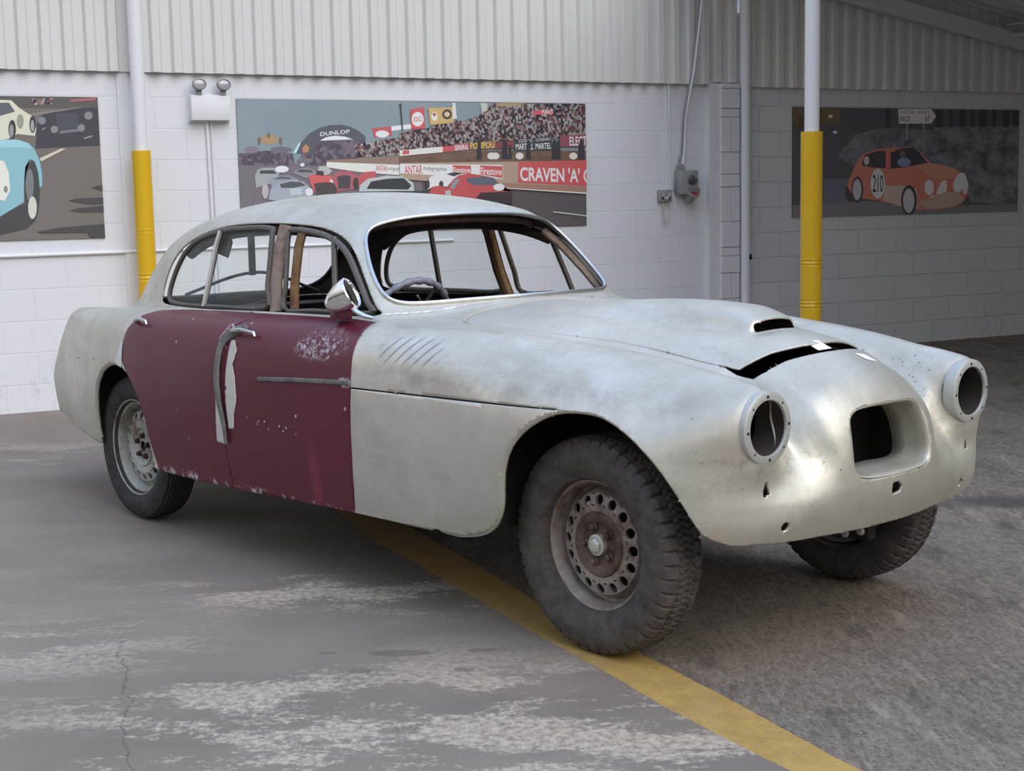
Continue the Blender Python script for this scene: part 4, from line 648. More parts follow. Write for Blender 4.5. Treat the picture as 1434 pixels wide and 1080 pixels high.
# white downpipe on the brick pier
t = empty('downpipe', wl(2.305, .055), WA, label='white round downpipe in the corner beside the brick pier', cat='pipe')
b = B(); b.tube([(0, 0, .0), (0, 0, 4.4)], .048, 20); b.link('pipe', WHITE, t)
b = B(); b.box((.015, -.055, .86), (.035, -.045, .91)); b.link('bracket', BLACK, t)

# horizontal surface conduit low on the wall
b = B(); b.tube([(-9, -.012, 1.085), (-3.02, -.012, 1.106)], .012, 10); o = wobj(b, 'wall_conduit', WHITE, smooth=True, label='thin white horizontal conduit on the block wall, below the left poster', cat='conduit')
b = B(); b.tube([(-2.9, -.010, 1.107), (-.5, -.010, 1.115)], .009, 10); o = wobj(b, 'wall_conduit', WHITE, smooth=True, label='thin white conduit on the block wall seen through the rear windows of the car', cat='conduit')

# twin-head emergency light
t = empty('emergency_light', wl(-2.443, .0), WA, label='white emergency light box with two round lamp heads under the cladding', cat='light')
b = B(); b.box((-.145, -.075, 2.04), (.145, 0, 2.222), bev=.006); b.link('housing', WHITE, t)
b = B(); b.box((-.152, -.02, 2.03), (.152, 0, 2.232)); b.link('back_plate', WHITE, t)
for sx_ in (-.085, .095):
    L = Matrix.Translation((sx_, -.07, 2.293)) @ Matrix.Rotation(math.radians(86), 4, 'X') @ Matrix.Diagonal((1.22, 1, 1, 1))
    b = B(); b.lathe([(0, -.02), (.036, -.015), (.042, .01), (.042, .035), (.036, .042), (.034, .034)], 32, L); h = b.link('lamp_head', GREYP, t)
    b = B(); b.lathe([(0, .038), (.020, .037), (.0345, .034)], 32, L); b.link('lens', LAMPG, h)
    b = B(); b.box((sx_ - .02, -.08, 2.222), (sx_ + .02, -.05, 2.256)); b.link('bracket', GREYP, t)
b = B(); b.tube([(-.02, -.012, 2.04), (.005, -.012, 0.2)], .011, 10); b.tube([(.012, -.009, 2.04), (.030, -.009, 0.2)], .006, 8); b.link('conduit', WHITE, t)
for sx_ in (-.142, .142):
    b = B(); b.tube([(sx_, -.022, 2.047), (sx_, -.02, 2.047)], .006, 8); b.link('screw', GREYP, t)

# isolator switch and socket
t = empty('socket_isolator', wl(1.695, 0), WA, label='grey industrial switched socket on the wall beside the brick pier', cat='electrical socket')
b = B(); b.box((-.095, -.11, 1.44), (.085, 0, 1.648), bev=.012); b.link('housing', GREYP, t)
Lr = Matrix.Translation((.015, -.112, 1.565)) @ Matrix.Rotation(math.radians(90), 4, 'X')
b = B(); b.lathe([(0, .02), (.030, .018), (.038, .010), (.042, 0)], 28, Lr); b.box((-.03, -.14, 1.558), (.06, -.125, 1.572)); k_ = b.link('rotary_knob', plain('dark grey knob', (.10, .10, .105), .4), t)
b = B(); b.box((-.02, -.125, 1.462), (.088, -.10, 1.492)); b.link('name_plate', plain('faded green plate', (.20, .22, .20), .5), t)
Ls = Matrix.Translation((.03, -.06, 1.42)) @ Matrix.Rotation(math.radians(55), 4, 'X')
b = B(); b.lathe([(0, -.03), (.045, -.03), (.048, .05), (.056, .055), (.056, .075), (.040, .075)], 28, Ls); s_ = b.link('socket_outlet', GREYP, t)
b = B(); b.lathe([(.044, .060), (.043, .078), (.0, .066)], 28, Ls); b.link('socket_face', REDP, s_)
b = B(); b.box((-.06, -.06, 1.648), (-.02, -.02, 1.675)); b.tube([(-.04, -.04, 1.66), (-.04, -.04, 1.70)], .016, 12); b.link('cable_gland', GREYP, t)
t = empty('junction_box', wl(1.487, 0), WA, label='small grey junction box left of the grey switched socket, wires hanging below', cat='junction box')
b = B(); b.box((-.065, -.045, 1.385), (.065, 0, 1.485), bev=.006); b.link('housing', GREYP, t)
b = B(); b.box((-.035, -.05, 1.405), (.045, -.045, 1.425)); b.box((-.035, -.05, 1.405), (-.02, -.045, 1.46)); b.box((.03, -.05, 1.405), (.045, -.045, 1.46)); b.link('terminal_clip', TAPE, t)
b = B(); b.tube([(-.02, -.03, 1.39), (-.022, -.028, 1.28), (-.005, -.03, 1.20), (.005, -.03, 1.195)], .0035, 8); b.tube([(.045, -.03, 1.39), (.048, -.03, 1.30), (.035, -.03, 1.23), (.01, -.03, 1.19)], .0035, 8); b.tube([(-.005, -.02, 1.39), (-.002, -.02, 1.31), (.004, -.02, 1.21)], .003, 8); b.link('loose_wire', TAPE, t)
b = B(); b.tube([(1.535, -.02, 2.37), (1.545, -.015, 1.49)], .006, 8); wobj(b, 'thin_cable', WHITE, smooth=True, label='thin straight white cable down the wall to the small junction box', cat='cable')
b = B(); b.tube([(1.86, -.10, 3.6), (1.795, -.10, 3.08), (1.735, -.09, 2.5), (1.685, -.03, 2.12), (1.665, -.02, 1.80), (1.635, -.02, 1.72), (1.60, -.02, 1.64), (1.59, -.02, 1.48)], .009, 8)
wobj(b, 'power_cable', plain('grey cable', (.30, .29, .28), .5), smooth=True, label='grey cable hanging down the cladding, bending left of the socket', cat='cable')
b = B(); b.tube([(1.89, -.11, 3.6), (1.82, -.11, 3.08), (1.745, -.10, 2.5), (1.70, -.03, 2.10), (1.69, -.02, 1.80), (1.665, -.04, 1.70)], .011, 8)
wobj(b, 'power_cable', WHITE, smooth=True, label='white cable hanging down the cladding into the top of the socket', cat='cable')

# ------------------------------------------------------------------ printed posters
def m_speckle(name, cols, sc, seed=0):
    s = Nodes(name); v = s.n('TexVoronoi', feature='F1', i_Scale=sc); s.t.links.new(s.mapv(scale=(1, 0, .8)), v.inputs['Vector'])
    g = s.n('SeparateColor'); s.t.links.new(v.outputs['Color'], g.inputs[0]); st = [(i / len(cols), c) for i, c in enumerate(cols)]
    q = s.n('ValToRGB'); q.color_ramp.interpolation = 'CONSTANT'; s.t.links.new(g.outputs[0], q.inputs[0]); el = q.color_ramp.elements
    while len(el) < len(st): el.new(.5)
    for e_, (p_, c_) in zip(el, st): e_.position = p_; e_.color = (*c_, 1)
    n = s.noise(3.5, 3); c = s.mix(s.math('MULTIPLY', n, .5), q.outputs[0], (.06, .045, .05))
    return s.done(c, .5, 0, Specular_IOR_Level=.3)
def m_soft(name, a, c_, sc, stretch=(1, 1, 1)):
    s = Nodes(name); n = s.noise(sc, 6, .7, vec=s.mapv(scale=stretch)); return s.done(s.ramp(n, (.35, a), (.65, c_)), .5, 0, Specular_IOR_Level=.3)
SPECIAL = {'crowd': m_speckle('printed crowd', [(.46, .42, .40), (.05, .04, .045), (.36, .20, .18), (.04, .03, .04), (.50, .46, .44), (.13, .07, .07), (.08, .07, .10), (.34, .26, .24), (.52, .50, .48), (.24, .12, .11)], 58),
           'crowd_far': m_speckle('printed distant crowd', [(.14, .12, .16), (.20, .17, .21), (.26, .22, .25), (.13, .10, .13)], 36),
           'dirt': m_soft('printed bank', (.17, .10, .075), (.25, .17, .12), 6, (1, 1, 3)), 'sky': m_soft('printed sky', (.25, .33, .37), (.31, .37, .40), .8),
           'glow': m_soft('printed headlight glow', (.10, .08, .05), (.24, .18, .10), 2.5), 'snow': m_soft('printed snow bank', (.10, .10, .125), (.34, .35, .40), 4, (1, 1, 1.6))}
FLAT = {}
def flat(c):
    g_ = sum(c) / 3; c = [v * .70 + g_ * .22 + .03 for v in c]
    k = tuple(round(v, 2) for v in c)
    if k not in FLAT:
        m = bpy.data.materials.new('printed colour'); m.use_nodes = True; p = m.node_tree.nodes['Principled BSDF']; p.inputs['Base Color'].default_value = (*c, 1); p.inputs['Roughness'].default_value = .45; p.inputs['Specular IOR Level'].default_value = .3; FLAT[k] = m
    return FLAT[k]
def text_mesh(t, h, w, bold):
    cu = bpy.data.curves.new('lettering', 'FONT'); cu.body = t; cu.size = 1; cu.resolution_u = 3
    if bold: cu.offset = .012 * bold
    o = bpy.data.objects.new('lettering', cu); COL.objects.link(o); dg = bpy.context.evaluated_depsgraph_get()
    me = o.evaluated_get(dg).to_mesh(); V = [v.co.copy() for v in me.vertices]; F = [tuple(p.vertices) for p in me.polygons]
    o.evaluated_get(dg).to_mesh_clear(); bpy.data.objects.remove(o); bpy.data.curves.remove(cu)
    x0 = min(v.x for v in V); x1 = max(v.x for v in V); y1 = max(v.y for v in V)
    return [((v.x - x0) / (x1 - x0), v.y / y1) for v in V], F
def poster(items, rect, label, grp=None):
    s0, s1, z0, z1 = rect; V = []; F = []; fm = []; mats = []; 
    def mi(m):
        if m not in mats: mats.append(m)
        return mats.index(m)
    y = -.010
    V += [(s0, 0, z0), (s1, 0, z0), (s1, 0, z1), (s0, 0, z1), (s0, y, z0), (s1, y, z0), (s1, y, z1), (s0, y, z1)]
    F += [(4, 5, 6, 7), (0, 4, 7, 3), (1, 2, 6, 5), (3, 7, 6, 2), (0, 1, 5, 4)]; fm += [mi(flat((.06, .055, .06)))] * 5
    def clampp(p): return (min(max(p[0], s0), s1), min(max(p[1], z0), z1))
    for it in items:
        y -= .00012
        if it[0] == 'p':
            P = [clampp(p) for p in it[2]]; n = len(V); V += [(p[0], y, p[1]) for p in P]; F.append(tuple(range(n, n + len(P)))); fm.append(mi(SPECIAL[it[3]] if it[3] else flat(it[1])))
        else:
            _, c, t, p, q, h, bold = it; tv, tf = text_mesh(t, h, 1, bold); n = len(V)
            for (u, v) in tv: V.append((*[0], 0, 0)); V[-1] = (min(p[0] + (q[0] - p[0]) * u, s1), y, min(p[1] + (q[1] - p[1]) * u + h * v, z1))
            F += [tuple(i + n for i in f) for f in tf]; fm += [mi(flat(c))] * len(tf)
    bm = bmesh.new(); vs = [bm.verts.new(v) for v in V]
    for f, k in zip(F, fm):
        try: q = bm.faces.new([vs[i] for i in f]); q.material_index = k
        except ValueError: pass
    ng = [f for f in bm.faces if len(f.verts) > 4]; bmesh.ops.triangulate(bm, faces=ng, ngon_method='EAR_CLIP')
    me = bpy.data.meshes.new('poster'); bm.to_mesh(me); bm.free()
    for m in mats: me.materials.append(m)
    o = bpy.data.objects.new('poster', me); COL.objects.link(o); o.location = WALL; o.rotation_euler = (0, 0, WA)
    return tag(o, label, 'poster')

poster(WIDE_POSTER, (-2.235, .722, 1.2, 2.203), 'wide poster photo of racing cars and a grandstand crowd, above the car roof')
poster(LEFT_POSTER, (-4.12, -3.237, 1.21, 2.199), 'poster photo of a pale blue racing car on asphalt, cut off by the left edge')
poster(DARK_POSTER, (2.858, 5.614, 1.217, 2.20), 'dark poster photo of an orange rally car numbered 210 in snow')

# ------------------------------------------------------------------ body shape of the car (car axes: x forward, y left, z up)
def smax(a,b,k):
    h=np.maximum(k-np.abs(a-b),0)/k; return np.maximum(a,b)+h*h*k*.25
def smin(a,b,k): return -smax(-a,-b,k)
class Spl:
    "natural-ish C1 curve (monotone-free Catmull) through points, linear outside"
    def __init__(s,pts):
        x,y=np.array(sorted(pts),float).T; s.x,s.y=x,y
        m=np.zeros_like(x); d=np.diff(y)/np.diff(x); h=np.diff(x)
        m[1:-1]=(d[:-1]*h[1:]+d[1:]*h[:-1])/(h[1:]+h[:-1]); m[0]=d[0]; m[-1]=d[-1]; s.m=m
    def __call__(s,q):
        q=np.asarray(q,float); qc=np.clip(q,s.x[0],s.x[-1]); i=np.clip(np.searchsorted(s.x,qc)-1,0,len(s.x)-2)
        h=s.x[i+1]-s.x[i]; t=(qc-s.x[i])/h
        v=(2*t**3-3*t*t+1)*s.y[i]+(t**3-2*t*t+t)*h*s.m[i]+(-2*t**3+3*t*t)*s.y[i+1]+(t**3-t*t)*h*s.m[i+1]
        return v+np.where(q<s.x[0],(q-s.x[0])*s.m[0],0)+np.where(q>s.x[-1],(q-s.x[-1])*s.m[-1],0)
W0=Spl([(-4.1,.64),(-3.7,.715),(-3.4,.785),(-3.1,.835),(-2.8,.863),(-2.4,.874),(-1.92,.876),(-1.5,.868),(-1.06,.856),(-.5,.85),(0,.842),(.2,.828),(.35,.80),(.45,.768),(.52,.735),(.6,.69)])
TUCK=Spl([(.15,.055),(.3,.026),(.42,.008),(.55,0),(.68,0),(.8,.010),(.9,.035),(1.0,.09),(1.1,.2)])
TUCKF=Spl([(.15,.08),(.3,.05),(.42,.018),(.55,0),(.63,0),(.75,.02),(.82,.05),(.9,.12),(1.0,.25),(1.1,.4)])
ZF=Spl([(-4.1,.905),(-3.75,.930),(-3.5,.940),(-3.1,.950),(-2.7,.965),(-2.44,.972),(-1.9,.985),(-1.2,.992),(-1.06,.989),(-.56,.982),(-.14,.966),(.05,.955),(.23,.932),(.37,.906),(.48,.882),(.56,.862),(.66,.80)])
YF=Spl([(-4,.62),(-3,.66),(-1.1,.66),(-.3,.625),(.3,.56),(.56,.536)])
CF=Spl([(-4,.6),(-2.8,.15),(-1.2,.25),(-.6,.8),(.1,1.6),(.56,3.0)])
ZB=Spl([(-1.9,1.02),(-1.1,1.032),(-.6,1.022),(-.2,1.008),(.13,.985),(.34,.949),(.45,.907),(.53,.868),(.59,.812),(.64,.72)])
CB=Spl([(-1.1,.16),(-.6,.25),(-.2,.45),(.276,.70),(.4,.95),(.5,1.1),(.6,1.1)])
TR=Spl([(-1.2,1.29),(-1.3,1.345),(-1.4,1.388),(-1.6,1.434),(-1.8,1.456),(-2.1,1.466),(-2.45,1.45),(-2.75,1.405),(-3.0,1.335),(-3.2,1.245),(-3.4,1.12),(-3.6,.97),(-3.8,.80)])
WG=Spl([(-4,.20),(-3.5,.41),(-3.2,.535),(-2.9,.62),(-2.6,.66),(-2.3,.668),(-1.9,.66),(-1.2,.645),(-.8,.62)])
SW=Spl([(-1.2,.05),(-1.1,.12),(-.7,.165),(-.2,.165),(.15,.135)]) # hump half width
def sstep(x,a,b):
    t=np.clip((x-a)/(b-a),0,1); return t*t*(3-2*t)
def T_low(x,a):
    "height of the upper skin: wing crowns, bonnet, hump, tail deck"
    d=a-YF(x); fr=sstep(x,-.7,.4)
    cf=CF(x)*np.where(d<0,1+1.2*fr,1)
    tf=ZF(x)-cf*d*d-.03*sstep(-x,3.0,3.5)*np.clip(1-a/.62,0,1)**2
    tn=ZB(x)-CB(x)*a*a-3.0*sstep(x,-.2,.35)*np.maximum(a-.27,0)**1.5
    tn=np.where(x<-1.3,tn-(-1.3-x)*.5,tn)
    fill=.880-.70*np.maximum(x-.22,0)+0*a
    t=smax(tf,tn,.045)
    t=smax(t,np.where(x>-.6,fill,0),.05*fr+1e-3)
    return t
FA=[0,.1,.19,.25,.31,.37,.42,.47,.536,.6,.66,.72,.8]
FT={.95:[.52,.51,.48,.45,.41,.38,.38,.42,.50,.47,.42,.36,.25],
.85:[.585,.580,.560,.520,.450,.405,.43,.510,.558,.552,.515,.45,.33],
.75:[.617,.614,.605,.582,.512,.462,.482,.535,.560,.556,.532,.475,.36],
.65:[.630,.627,.619,.602,.552,.512,.515,.543,.559,.550,.515,.46,.37],
.58:[.636,.633,.625,.611,.586,.562,.550,.545,.546,.538,.508,.462,.375],
.52:[.636,.633,.624,.614,.602,.59,.578,.568,.556,.54,.508,.462,.375],
.46:[.62,.618,.61,.602,.593,.585,.577,.568,.554,.535,.50,.455,.37],
.38:[.585,.583,.575,.567,.558,.55,.542,.533,.519,.50,.465,.42,.335],
.28:[.53,.53,.52,.512,.503,.495,.487,.478,.464,.445,.41,.365,.28]}
FZ=sorted(FT); FS=[Spl(list(zip(FA,FT[z]))) for z in FZ]
def F_low(a,z):
    "how far forward the front skin reaches, from a small table"
    a=np.clip(np.asarray(a,float),0,.85); V=np.stack([s(a) for s in FS]); X=np.array(FZ)
    sh=np.broadcast_shapes(a.shape,np.shape(z)); z=np.broadcast_to(z,sh); V=np.broadcast_to(V.reshape((len(X),)+(1,)*(len(sh)-a.ndim)+a.shape),(len(X),)+sh)
    zc=np.clip(z,X[0],X[-1]); i=np.clip(np.searchsorted(X,zc)-1,0,len(X)-2)
    g=lambda j: np.take_along_axis(V,np.clip(j,0,len(X)-1)[None],0)[0]
    h=X[i+1]-X[i]; t=(zc-X[i])/h; p0,p1,p2,p3=g(i-1),g(i),g(i+1),g(i+2)
    x0=X[np.clip(i-1,0,None)]; x3=X[np.clip(i+2,None,len(X)-1)]
    m1=(p2-p0)/np.maximum(X[i+1]-x0,1e-6)*h; m2=(p3-p1)/np.maximum(x3-X[i],1e-6)*h
    return (2*t**3-3*t*t+1)*p1+(t**3-2*t*t+t)*m1+(-2*t**3+3*t*t)*p2+(t**3-t*t)*m2
def f_lower(x,a,z):
    fr=sstep(x,-.9,.4)
    side=a-(W0(x)-TUCK(z)*(1-fr)-TUCKF(z)*fr)
    body=smax(side,z-T_low(x,a),.10+.13*fr-.12*sstep(x,.30,.56)-.05*sstep(-x,2.9,3.4))
    body=smax(body,x-F_low(a,z),.045+.035*sstep(-a,-.45,-.30)+.05*sstep(a,.62,.75))
    R=-4.03+.88*np.maximum(z-.58,0)+ .30*np.maximum(.55-z,0)+.10*a*a
    return smax(smax(body,R-x,.035),.12-z,.02)
def f_hump(x,a,z):
    "long blister on the bonnet, open at its front end"
    h=ZB(x)-.004+.066*sstep(x,-1.05,-.05)-.55*np.maximum(x-.02,0)**1.6
    top=z-(h-1.0*a*a-(60-50*sstep(-x,-.1,.7))*np.maximum(a-.085,0)**3)
    wall=a-.122-.30*np.maximum(.08-x,0)
    return smax(smax(smax(top,wall,.045),x-.162+.9*a*a,.012),-1.08-x,.01)
def f_green(x,a,z):
    side=a-(WG(x)-.242*(z-.98)-.25*np.maximum(z-1.25,0)**2*4)
    top=z-(TR(x)-.20*a*a-.25*a**4)
    ws=x-(-1.03-1.03*(z-1.03)-.43*a*a)
    return smax(smax(side,top,.17),ws,.05)
def f_boot(x,a,z):
    top=z-(1.045-.30*(-x-3.15)**1.0*np.where(x<-3.15,1,0)-.25*a*a-.0)
    return smax(smax(smax(top,a-.50,.10),x+2.9,.05),(-3.86+.7*np.maximum(z-.7,0))-x,.10)
def f_hull(x,y,z):
    a=np.sqrt(y*y+1e-6)
    f=smin(f_lower(x,a,z),f_hump(x,a,z),.03)
    f=smin(f,f_boot(x,a,z),.05)
    f=smin(f,f_green(x,a,z),.05)
    return f
def grad(f,P,e=1e-4):
    g=np.zeros_like(P)
    for i in range(3):
        d=np.zeros(3); d[i]=e
        g[:,i]=(f(*(P+d).T)-f(*(P-d).T))/(2*e)
    return g

# ------------------------------------------------------------------ the car: skin extracted from a smooth solid, then cut into panels
def surface_net(f, lo, hi, h):
    nx, ny, nz = [int(round((b - a) / h)) + 1 for a, b in zip(lo, hi)]
    x = lo[0] + h * np.arange(nx); y = lo[1] + h * np.arange(ny); z = lo[2] + h * np.arange(nz)
    D = np.empty((nx, ny, nz), np.float32); Yg, Zg = np.meshgrid(y, z, indexing='ij')
    for i in range(0, nx, 16):
        xs = x[i:i + 16][:, None, None]; s = np.broadcast_shapes(xs.shape, (1, ny, nz))
        D[i:i + 16] = f(np.broadcast_to(xs, (len(x[i:i + 16]), ny, nz)), np.broadcast_to(Yg, (len(x[i:i + 16]), ny, nz)), np.broadcast_to(Zg, (len(x[i:i + 16]), ny, nz)))
    S = D < 0
    c = sum(S[i:nx - 1 + i, j:ny - 1 + j, k:nz - 1 + k].astype(np.int8) for i in (0, 1) for j in (0, 1) for k in (0, 1))
    act = (c > 0) & (c < 8); idx = -np.ones(act.shape, np.int64); A = np.argwhere(act); idx[act] = np.arange(len(A))
    V = np.array(lo) + (A + .5) * h
    Q = []
    for ax in range(3):
        a = [slice(None)] * 3; b = [slice(None)] * 3; a[ax] = slice(0, -1); b[ax] = slice(1, None)
        e = S[tuple(a)] != S[tuple(b)]; E_ = np.argwhere(e); u, v = [(1, 2), (2, 0), (0, 1)][ax]
        ok = (E_[:, u] > 0) & (E_[:, v] > 0) & (E_[:, u] < act.shape[u]) & (E_[:, v] < act.shape[v]); E_ = E_[ok]
        def at(du, dv):
            q = E_.copy(); q[:, u] += du; q[:, v] += dv; return idx[q[:, 0], q[:, 1], q[:, 2]]
        q = np.stack([at(-1, -1), at(0, -1), at(0, 0), at(-1, 0)], 1)
        fl = S[E_[:, 0], E_[:, 1], E_[:, 2]]; q[~fl] = q[~fl][:, ::-1]; Q.append(q[(q >= 0).all(1)])
    return V, np.concatenate(Q)
def project(V, f, n=6):
    for _ in range(n):
        v = f(*V.T); g = grad(f, V); V = V - (np.clip(v, -.02, .02) / ((g * g).sum(1) + 1e-6))[:, None] * g
    return V
def relax(V, Q, f):
    for _ in range(3):
        s = np.zeros_like(V); c = np.zeros(len(V))
        for a, b in ((0, 1), (1, 2), (2, 3), (3, 0)):
            np.add.at(s, Q[:, a], V[Q[:, b]]); np.add.at(c, Q[:, a], 1); np.add.at(s, Q[:, b], V[Q[:, a]]); np.add.at(c, Q[:, b], 1)
        V = project(.5 * V + .5 * s / np.maximum(c, 1)[:, None], f, 2)
    return V
def compact(V, T):
    u, inv = np.unique(T, return_inverse=True); return V[u], inv.reshape(T.shape)
def clip(V, T, g):
    "keep the part of a triangle mesh where g(V) < 0, cutting triangles along the zero line"
    if len(T) == 0: return V, T
    G = g(V); G = np.where(np.abs(G) < 1e-7, 1e-7, G); I = G < 0; s = I[T].sum(1)
    keep = [T[s == 3]]; cut = T[(s == 1) | (s == 2)]
    if len(cut):
        m = I[cut].sum(1); odd = np.where(m[:, None] == 1, I[cut], ~I[cut]); r = odd.argmax(1)
        c = np.stack([cut[np.arange(len(cut)), (r + k) % 3] for k in range(3)], 1)
        E_ = np.concatenate([c[:, [0, 1]], c[:, [0, 2]]]); Es = np.sort(E_, 1); U, inv = np.unique(Es, axis=0, return_inverse=True); inv = inv.ravel()
        t = G[U[:, 0]] / (G[U[:, 0]] - G[U[:, 1]]); a, b = V[U[:, 0]].copy(), V[U[:, 1]].copy()
        for _ in range(7):
            P = a + .5 * (b - a); gp = g(P); sa = (gp < 0) == (g(a) < 0); a = np.where(sa[:, None], P, a); b = np.where(sa[:, None], b, P)
        P = .5 * (a + b); n = len(V); V = np.concatenate([V, P]); k = len(c); p1, p2 = n + inv[:k], n + inv[k:]
        one = m == 1; keep.append(np.stack([c[one, 0], p1[one], p2[one]], 1)); w = ~one
        keep.append(np.stack([p1[w], c[w, 1], c[w, 2]], 1)); keep.append(np.stack([p1[w], c[w, 2], p2[w]], 1))
    return compact(V, np.concatenate(keep))
def sdp(px, py, poly):
    "signed distance to a polygon, negative inside"
    P = np.asarray(poly, float); Q = np.roll(P, -1, 0); d2 = np.full(px.shape, 1e9); ins = np.zeros(px.shape, bool)
    for (ax, ay), (bx, by) in zip(P, Q):
        ex, ey = bx - ax, by - ay; t = np.clip(((px - ax) * ex + (py - ay) * ey) / (ex * ex + ey * ey + 1e-12), 0, 1)
        d2 = np.minimum(d2, (px - ax - t * ex) ** 2 + (py - ay - t * ey) ** 2)
        cnd = (ay > py) != (by > py)
        with np.errstate(divide='ignore', invalid='ignore'): xi = ax + (py - ay) / (by - ay if by != ay else 1e-12) * ex
        ins ^= cnd & (px < xi)
    return np.where(ins, -1, 1) * np.sqrt(d2)
def smooth_poly(P, n=5, closed=True):
    P = [np.array(p, float) for p in P]; N = len(P); out = []
    for i in range(N if closed else N - 1):
        g = lambda j: P[j % N] if closed else P[min(max(j, 0), N - 1)]
        p0, p1, p2, p3 = g(i - 1), g(i), g(i + 1), g(i + 2)
        for k in range(n):
            t = k / n; out.append(.5 * (2 * p1 + (p2 - p0) * t + (2 * p0 - 5 * p1 + 4 * p2 - p3) * t * t + (3 * p1 - p0 - 3 * p2 + p3) * t ** 3))
    if not closed: out.append(P[-1])
    return out
ALLOWX = None
HULL_H = .0145
hv, hq = surface_net(f_hull, (-4.12, -.96, .16), (.75, .96, 1.53), HULL_H)
hv = relax(project(hv, f_hull), hq, f_hull)
ht = np.concatenate([hq[:, [0, 1, 2]], hq[:, [0, 2, 3]]])
def refine(V, T, mask):
    "split every triangle whose corners satisfy mask, and its neighbours, 1:4"
    vm = mask(V); ts = vm[T].all(1); S_ = T[ts]; rest = T[~ts]
    E_ = np.sort(np.concatenate([S_[:, [0, 1]], S_[:, [1, 2]], S_[:, [2, 0]]]), 1); U, inv = np.unique(E_, axis=0, return_inverse=True); inv = inv.ravel()
    mid = project(.5 * (V[U[:, 0]] + V[U[:, 1]]), f_hull, 3); n = len(V); V2 = np.concatenate([V, mid]); k = len(S_); a, b, c = n + inv[:k], n + inv[k:2 * k], n + inv[2 * k:]
    new = [np.stack(q, 1) for q in ((S_[:, 0], a, c), (S_[:, 1], b, a), (S_[:, 2], c, b), (a, b, c))]
    key = {(int(u[0]), int(u[1])): n + i for i, u in enumerate(U)}; nn = max(len(V), 1); code = U[:, 0] * nn + U[:, 1]; so = np.argsort(code); cs = code[so]
    rs = np.sort(np.stack([rest, np.roll(rest, -1, 1)], 2), 2); rc = rs[..., 0] * nn + rs[..., 1]; pos = np.clip(np.searchsorted(cs, rc), 0, len(cs) - 1); hit = cs[pos] == rc
    anyh = hit.any(1); out = [rest[~anyh]]; fan = []
    for t, h, p in zip(rest[anyh], hit[anyh], pos[anyh]):
        ring = []
        for i in range(3):
            ring.append(t[i])
            if h[i]: ring.append(n + so[p[i]])
        # start the fan at a midpoint so no sliver lies along an edge
        st = next(i for i, v in enumerate(ring) if v >= n); ring = ring[st:] + ring[:st]
        for i in range(1, len(ring) - 1): fan.append((ring[0], ring[i], ring[i + 1]))
    return V2, np.concatenate(out + new + ([np.array(fan)] if fan else []))
hv, ht = refine(hv, ht, lambda V: (V[:, 0] > .02) & (V[:, 2] > .36))
print('hull', len(hv), len(ht))

_cl = WORLD @ Vector((0.76497, 4.90635, 0))
CAR = empty('vintage_saloon_car', _cl, -0.84899 - 0.46840, label='partly stripped vintage four-door saloon, bare aluminium with maroon doors', cat='car')

A_ = lambda V: np.abs(V[:, 1])
ZBOT = Spl([(-4.2, .42), (-3.9, .40), (-3.6, .355), (-3.3, .335), (-3.1, .325), (-2.53, .290), (-1.9, .294), (-1.06, .311), (-.75, .313), (-.45, .314), (-.25, .30), (0, .36), (.3, .42), (.48, .418), (.56, .402), (.8, .398)])
FARCH = smooth_poly([(-.80, .10), (-.66, .306), (-.55, .314), (-.45, .328), (-.375, .349), (-.318, .383), (-.282, .43), (-.265, .48), (-.259, .53), (-.250, .58), (-.226, .640), (-.180, .695), (-.11, .745), (-.035, .776), (.05, .784), (.14, .776), (.24, .738), (.33, .672), (.395, .59), (.435, .51), (.462, .455), (.50, .418), (.54, .38), (.4, .1)], 4)
RARCH = smooth_poly([(-2.56, .1), (-2.555, .30), (-2.575, .42), (-2.59, .50), (-2.66, .62), (-2.78, .712), (-2.90, .728), (-3.03, .690), (-3.12, .61), (-3.155, .52), (-3.168, .40), (-3.165, .30), (-3.165, .1)], 4)
FDOOR = [(-1.905, .2), (-1.893, .311), (-1.907, .48), (-1.917, .652), (-1.917, .82), (-1.918, .90), (-1.895, .945), (-1.86, .97), (-1.83, 1.03), (-1.13, 1.04), (-1.114, .995), (-1.098, .975), (-1.085, .95), (-1.078, .91), (-1.073, .87), (-1.062, .765), (-1.060, .52), (-1.068, .40), (-1.082, .318), (-1.085, .2)]
RDOOR = [(-2.72, 1.03), (-2.715, .962), (-2.748, .947), (-2.765, .925), (-2.785, .885), (-2.798, .84), (-2.803, .78), (-2.797, .745), (-2.775, .716), (-2.72, .672), (-2.66, .610), (-2.61, .55), (-2.585, .49), (-2.572, .42), (-2.553, .36), (-2.533, .31), (-2.50, .2), (-1.897, .2), (-1.893, .311), (-1.907, .48), (-1.917, .652), (-1.917, .82), (-1.918, .90), (-1.895, .945), (-1.86, .97), (-1.83, 1.03)]
WPAN = [(-1.060, .768), (-.776, .773), (-.479, .777), (-.20, .781), (-.03, .784), (-.03, .1), (-1.2, .1), (-1.082, .318), (-1.068, .40), (-1.060, .52)]
BON = smooth_poly([(-.80, .50), (-.88, .455), (-.93, .38), (-.955, .28), (-.955, .14), (-.955, 0), (-.955, -.14), (-.955, -.28), (-.93, -.38), (-.88, -.455), (-.80, -.50), (-.68, -.463), (-.50, -.425), (-.25, -.375), (.05, -.337), (.262, -.309), (.303, -.20), (.332, -.10), (.345, 0), (.332, .10), (.303, .20), (.262, .309), (.05, .337), (-.25, .375), (-.50, .425), (-.68, .463)], 3)
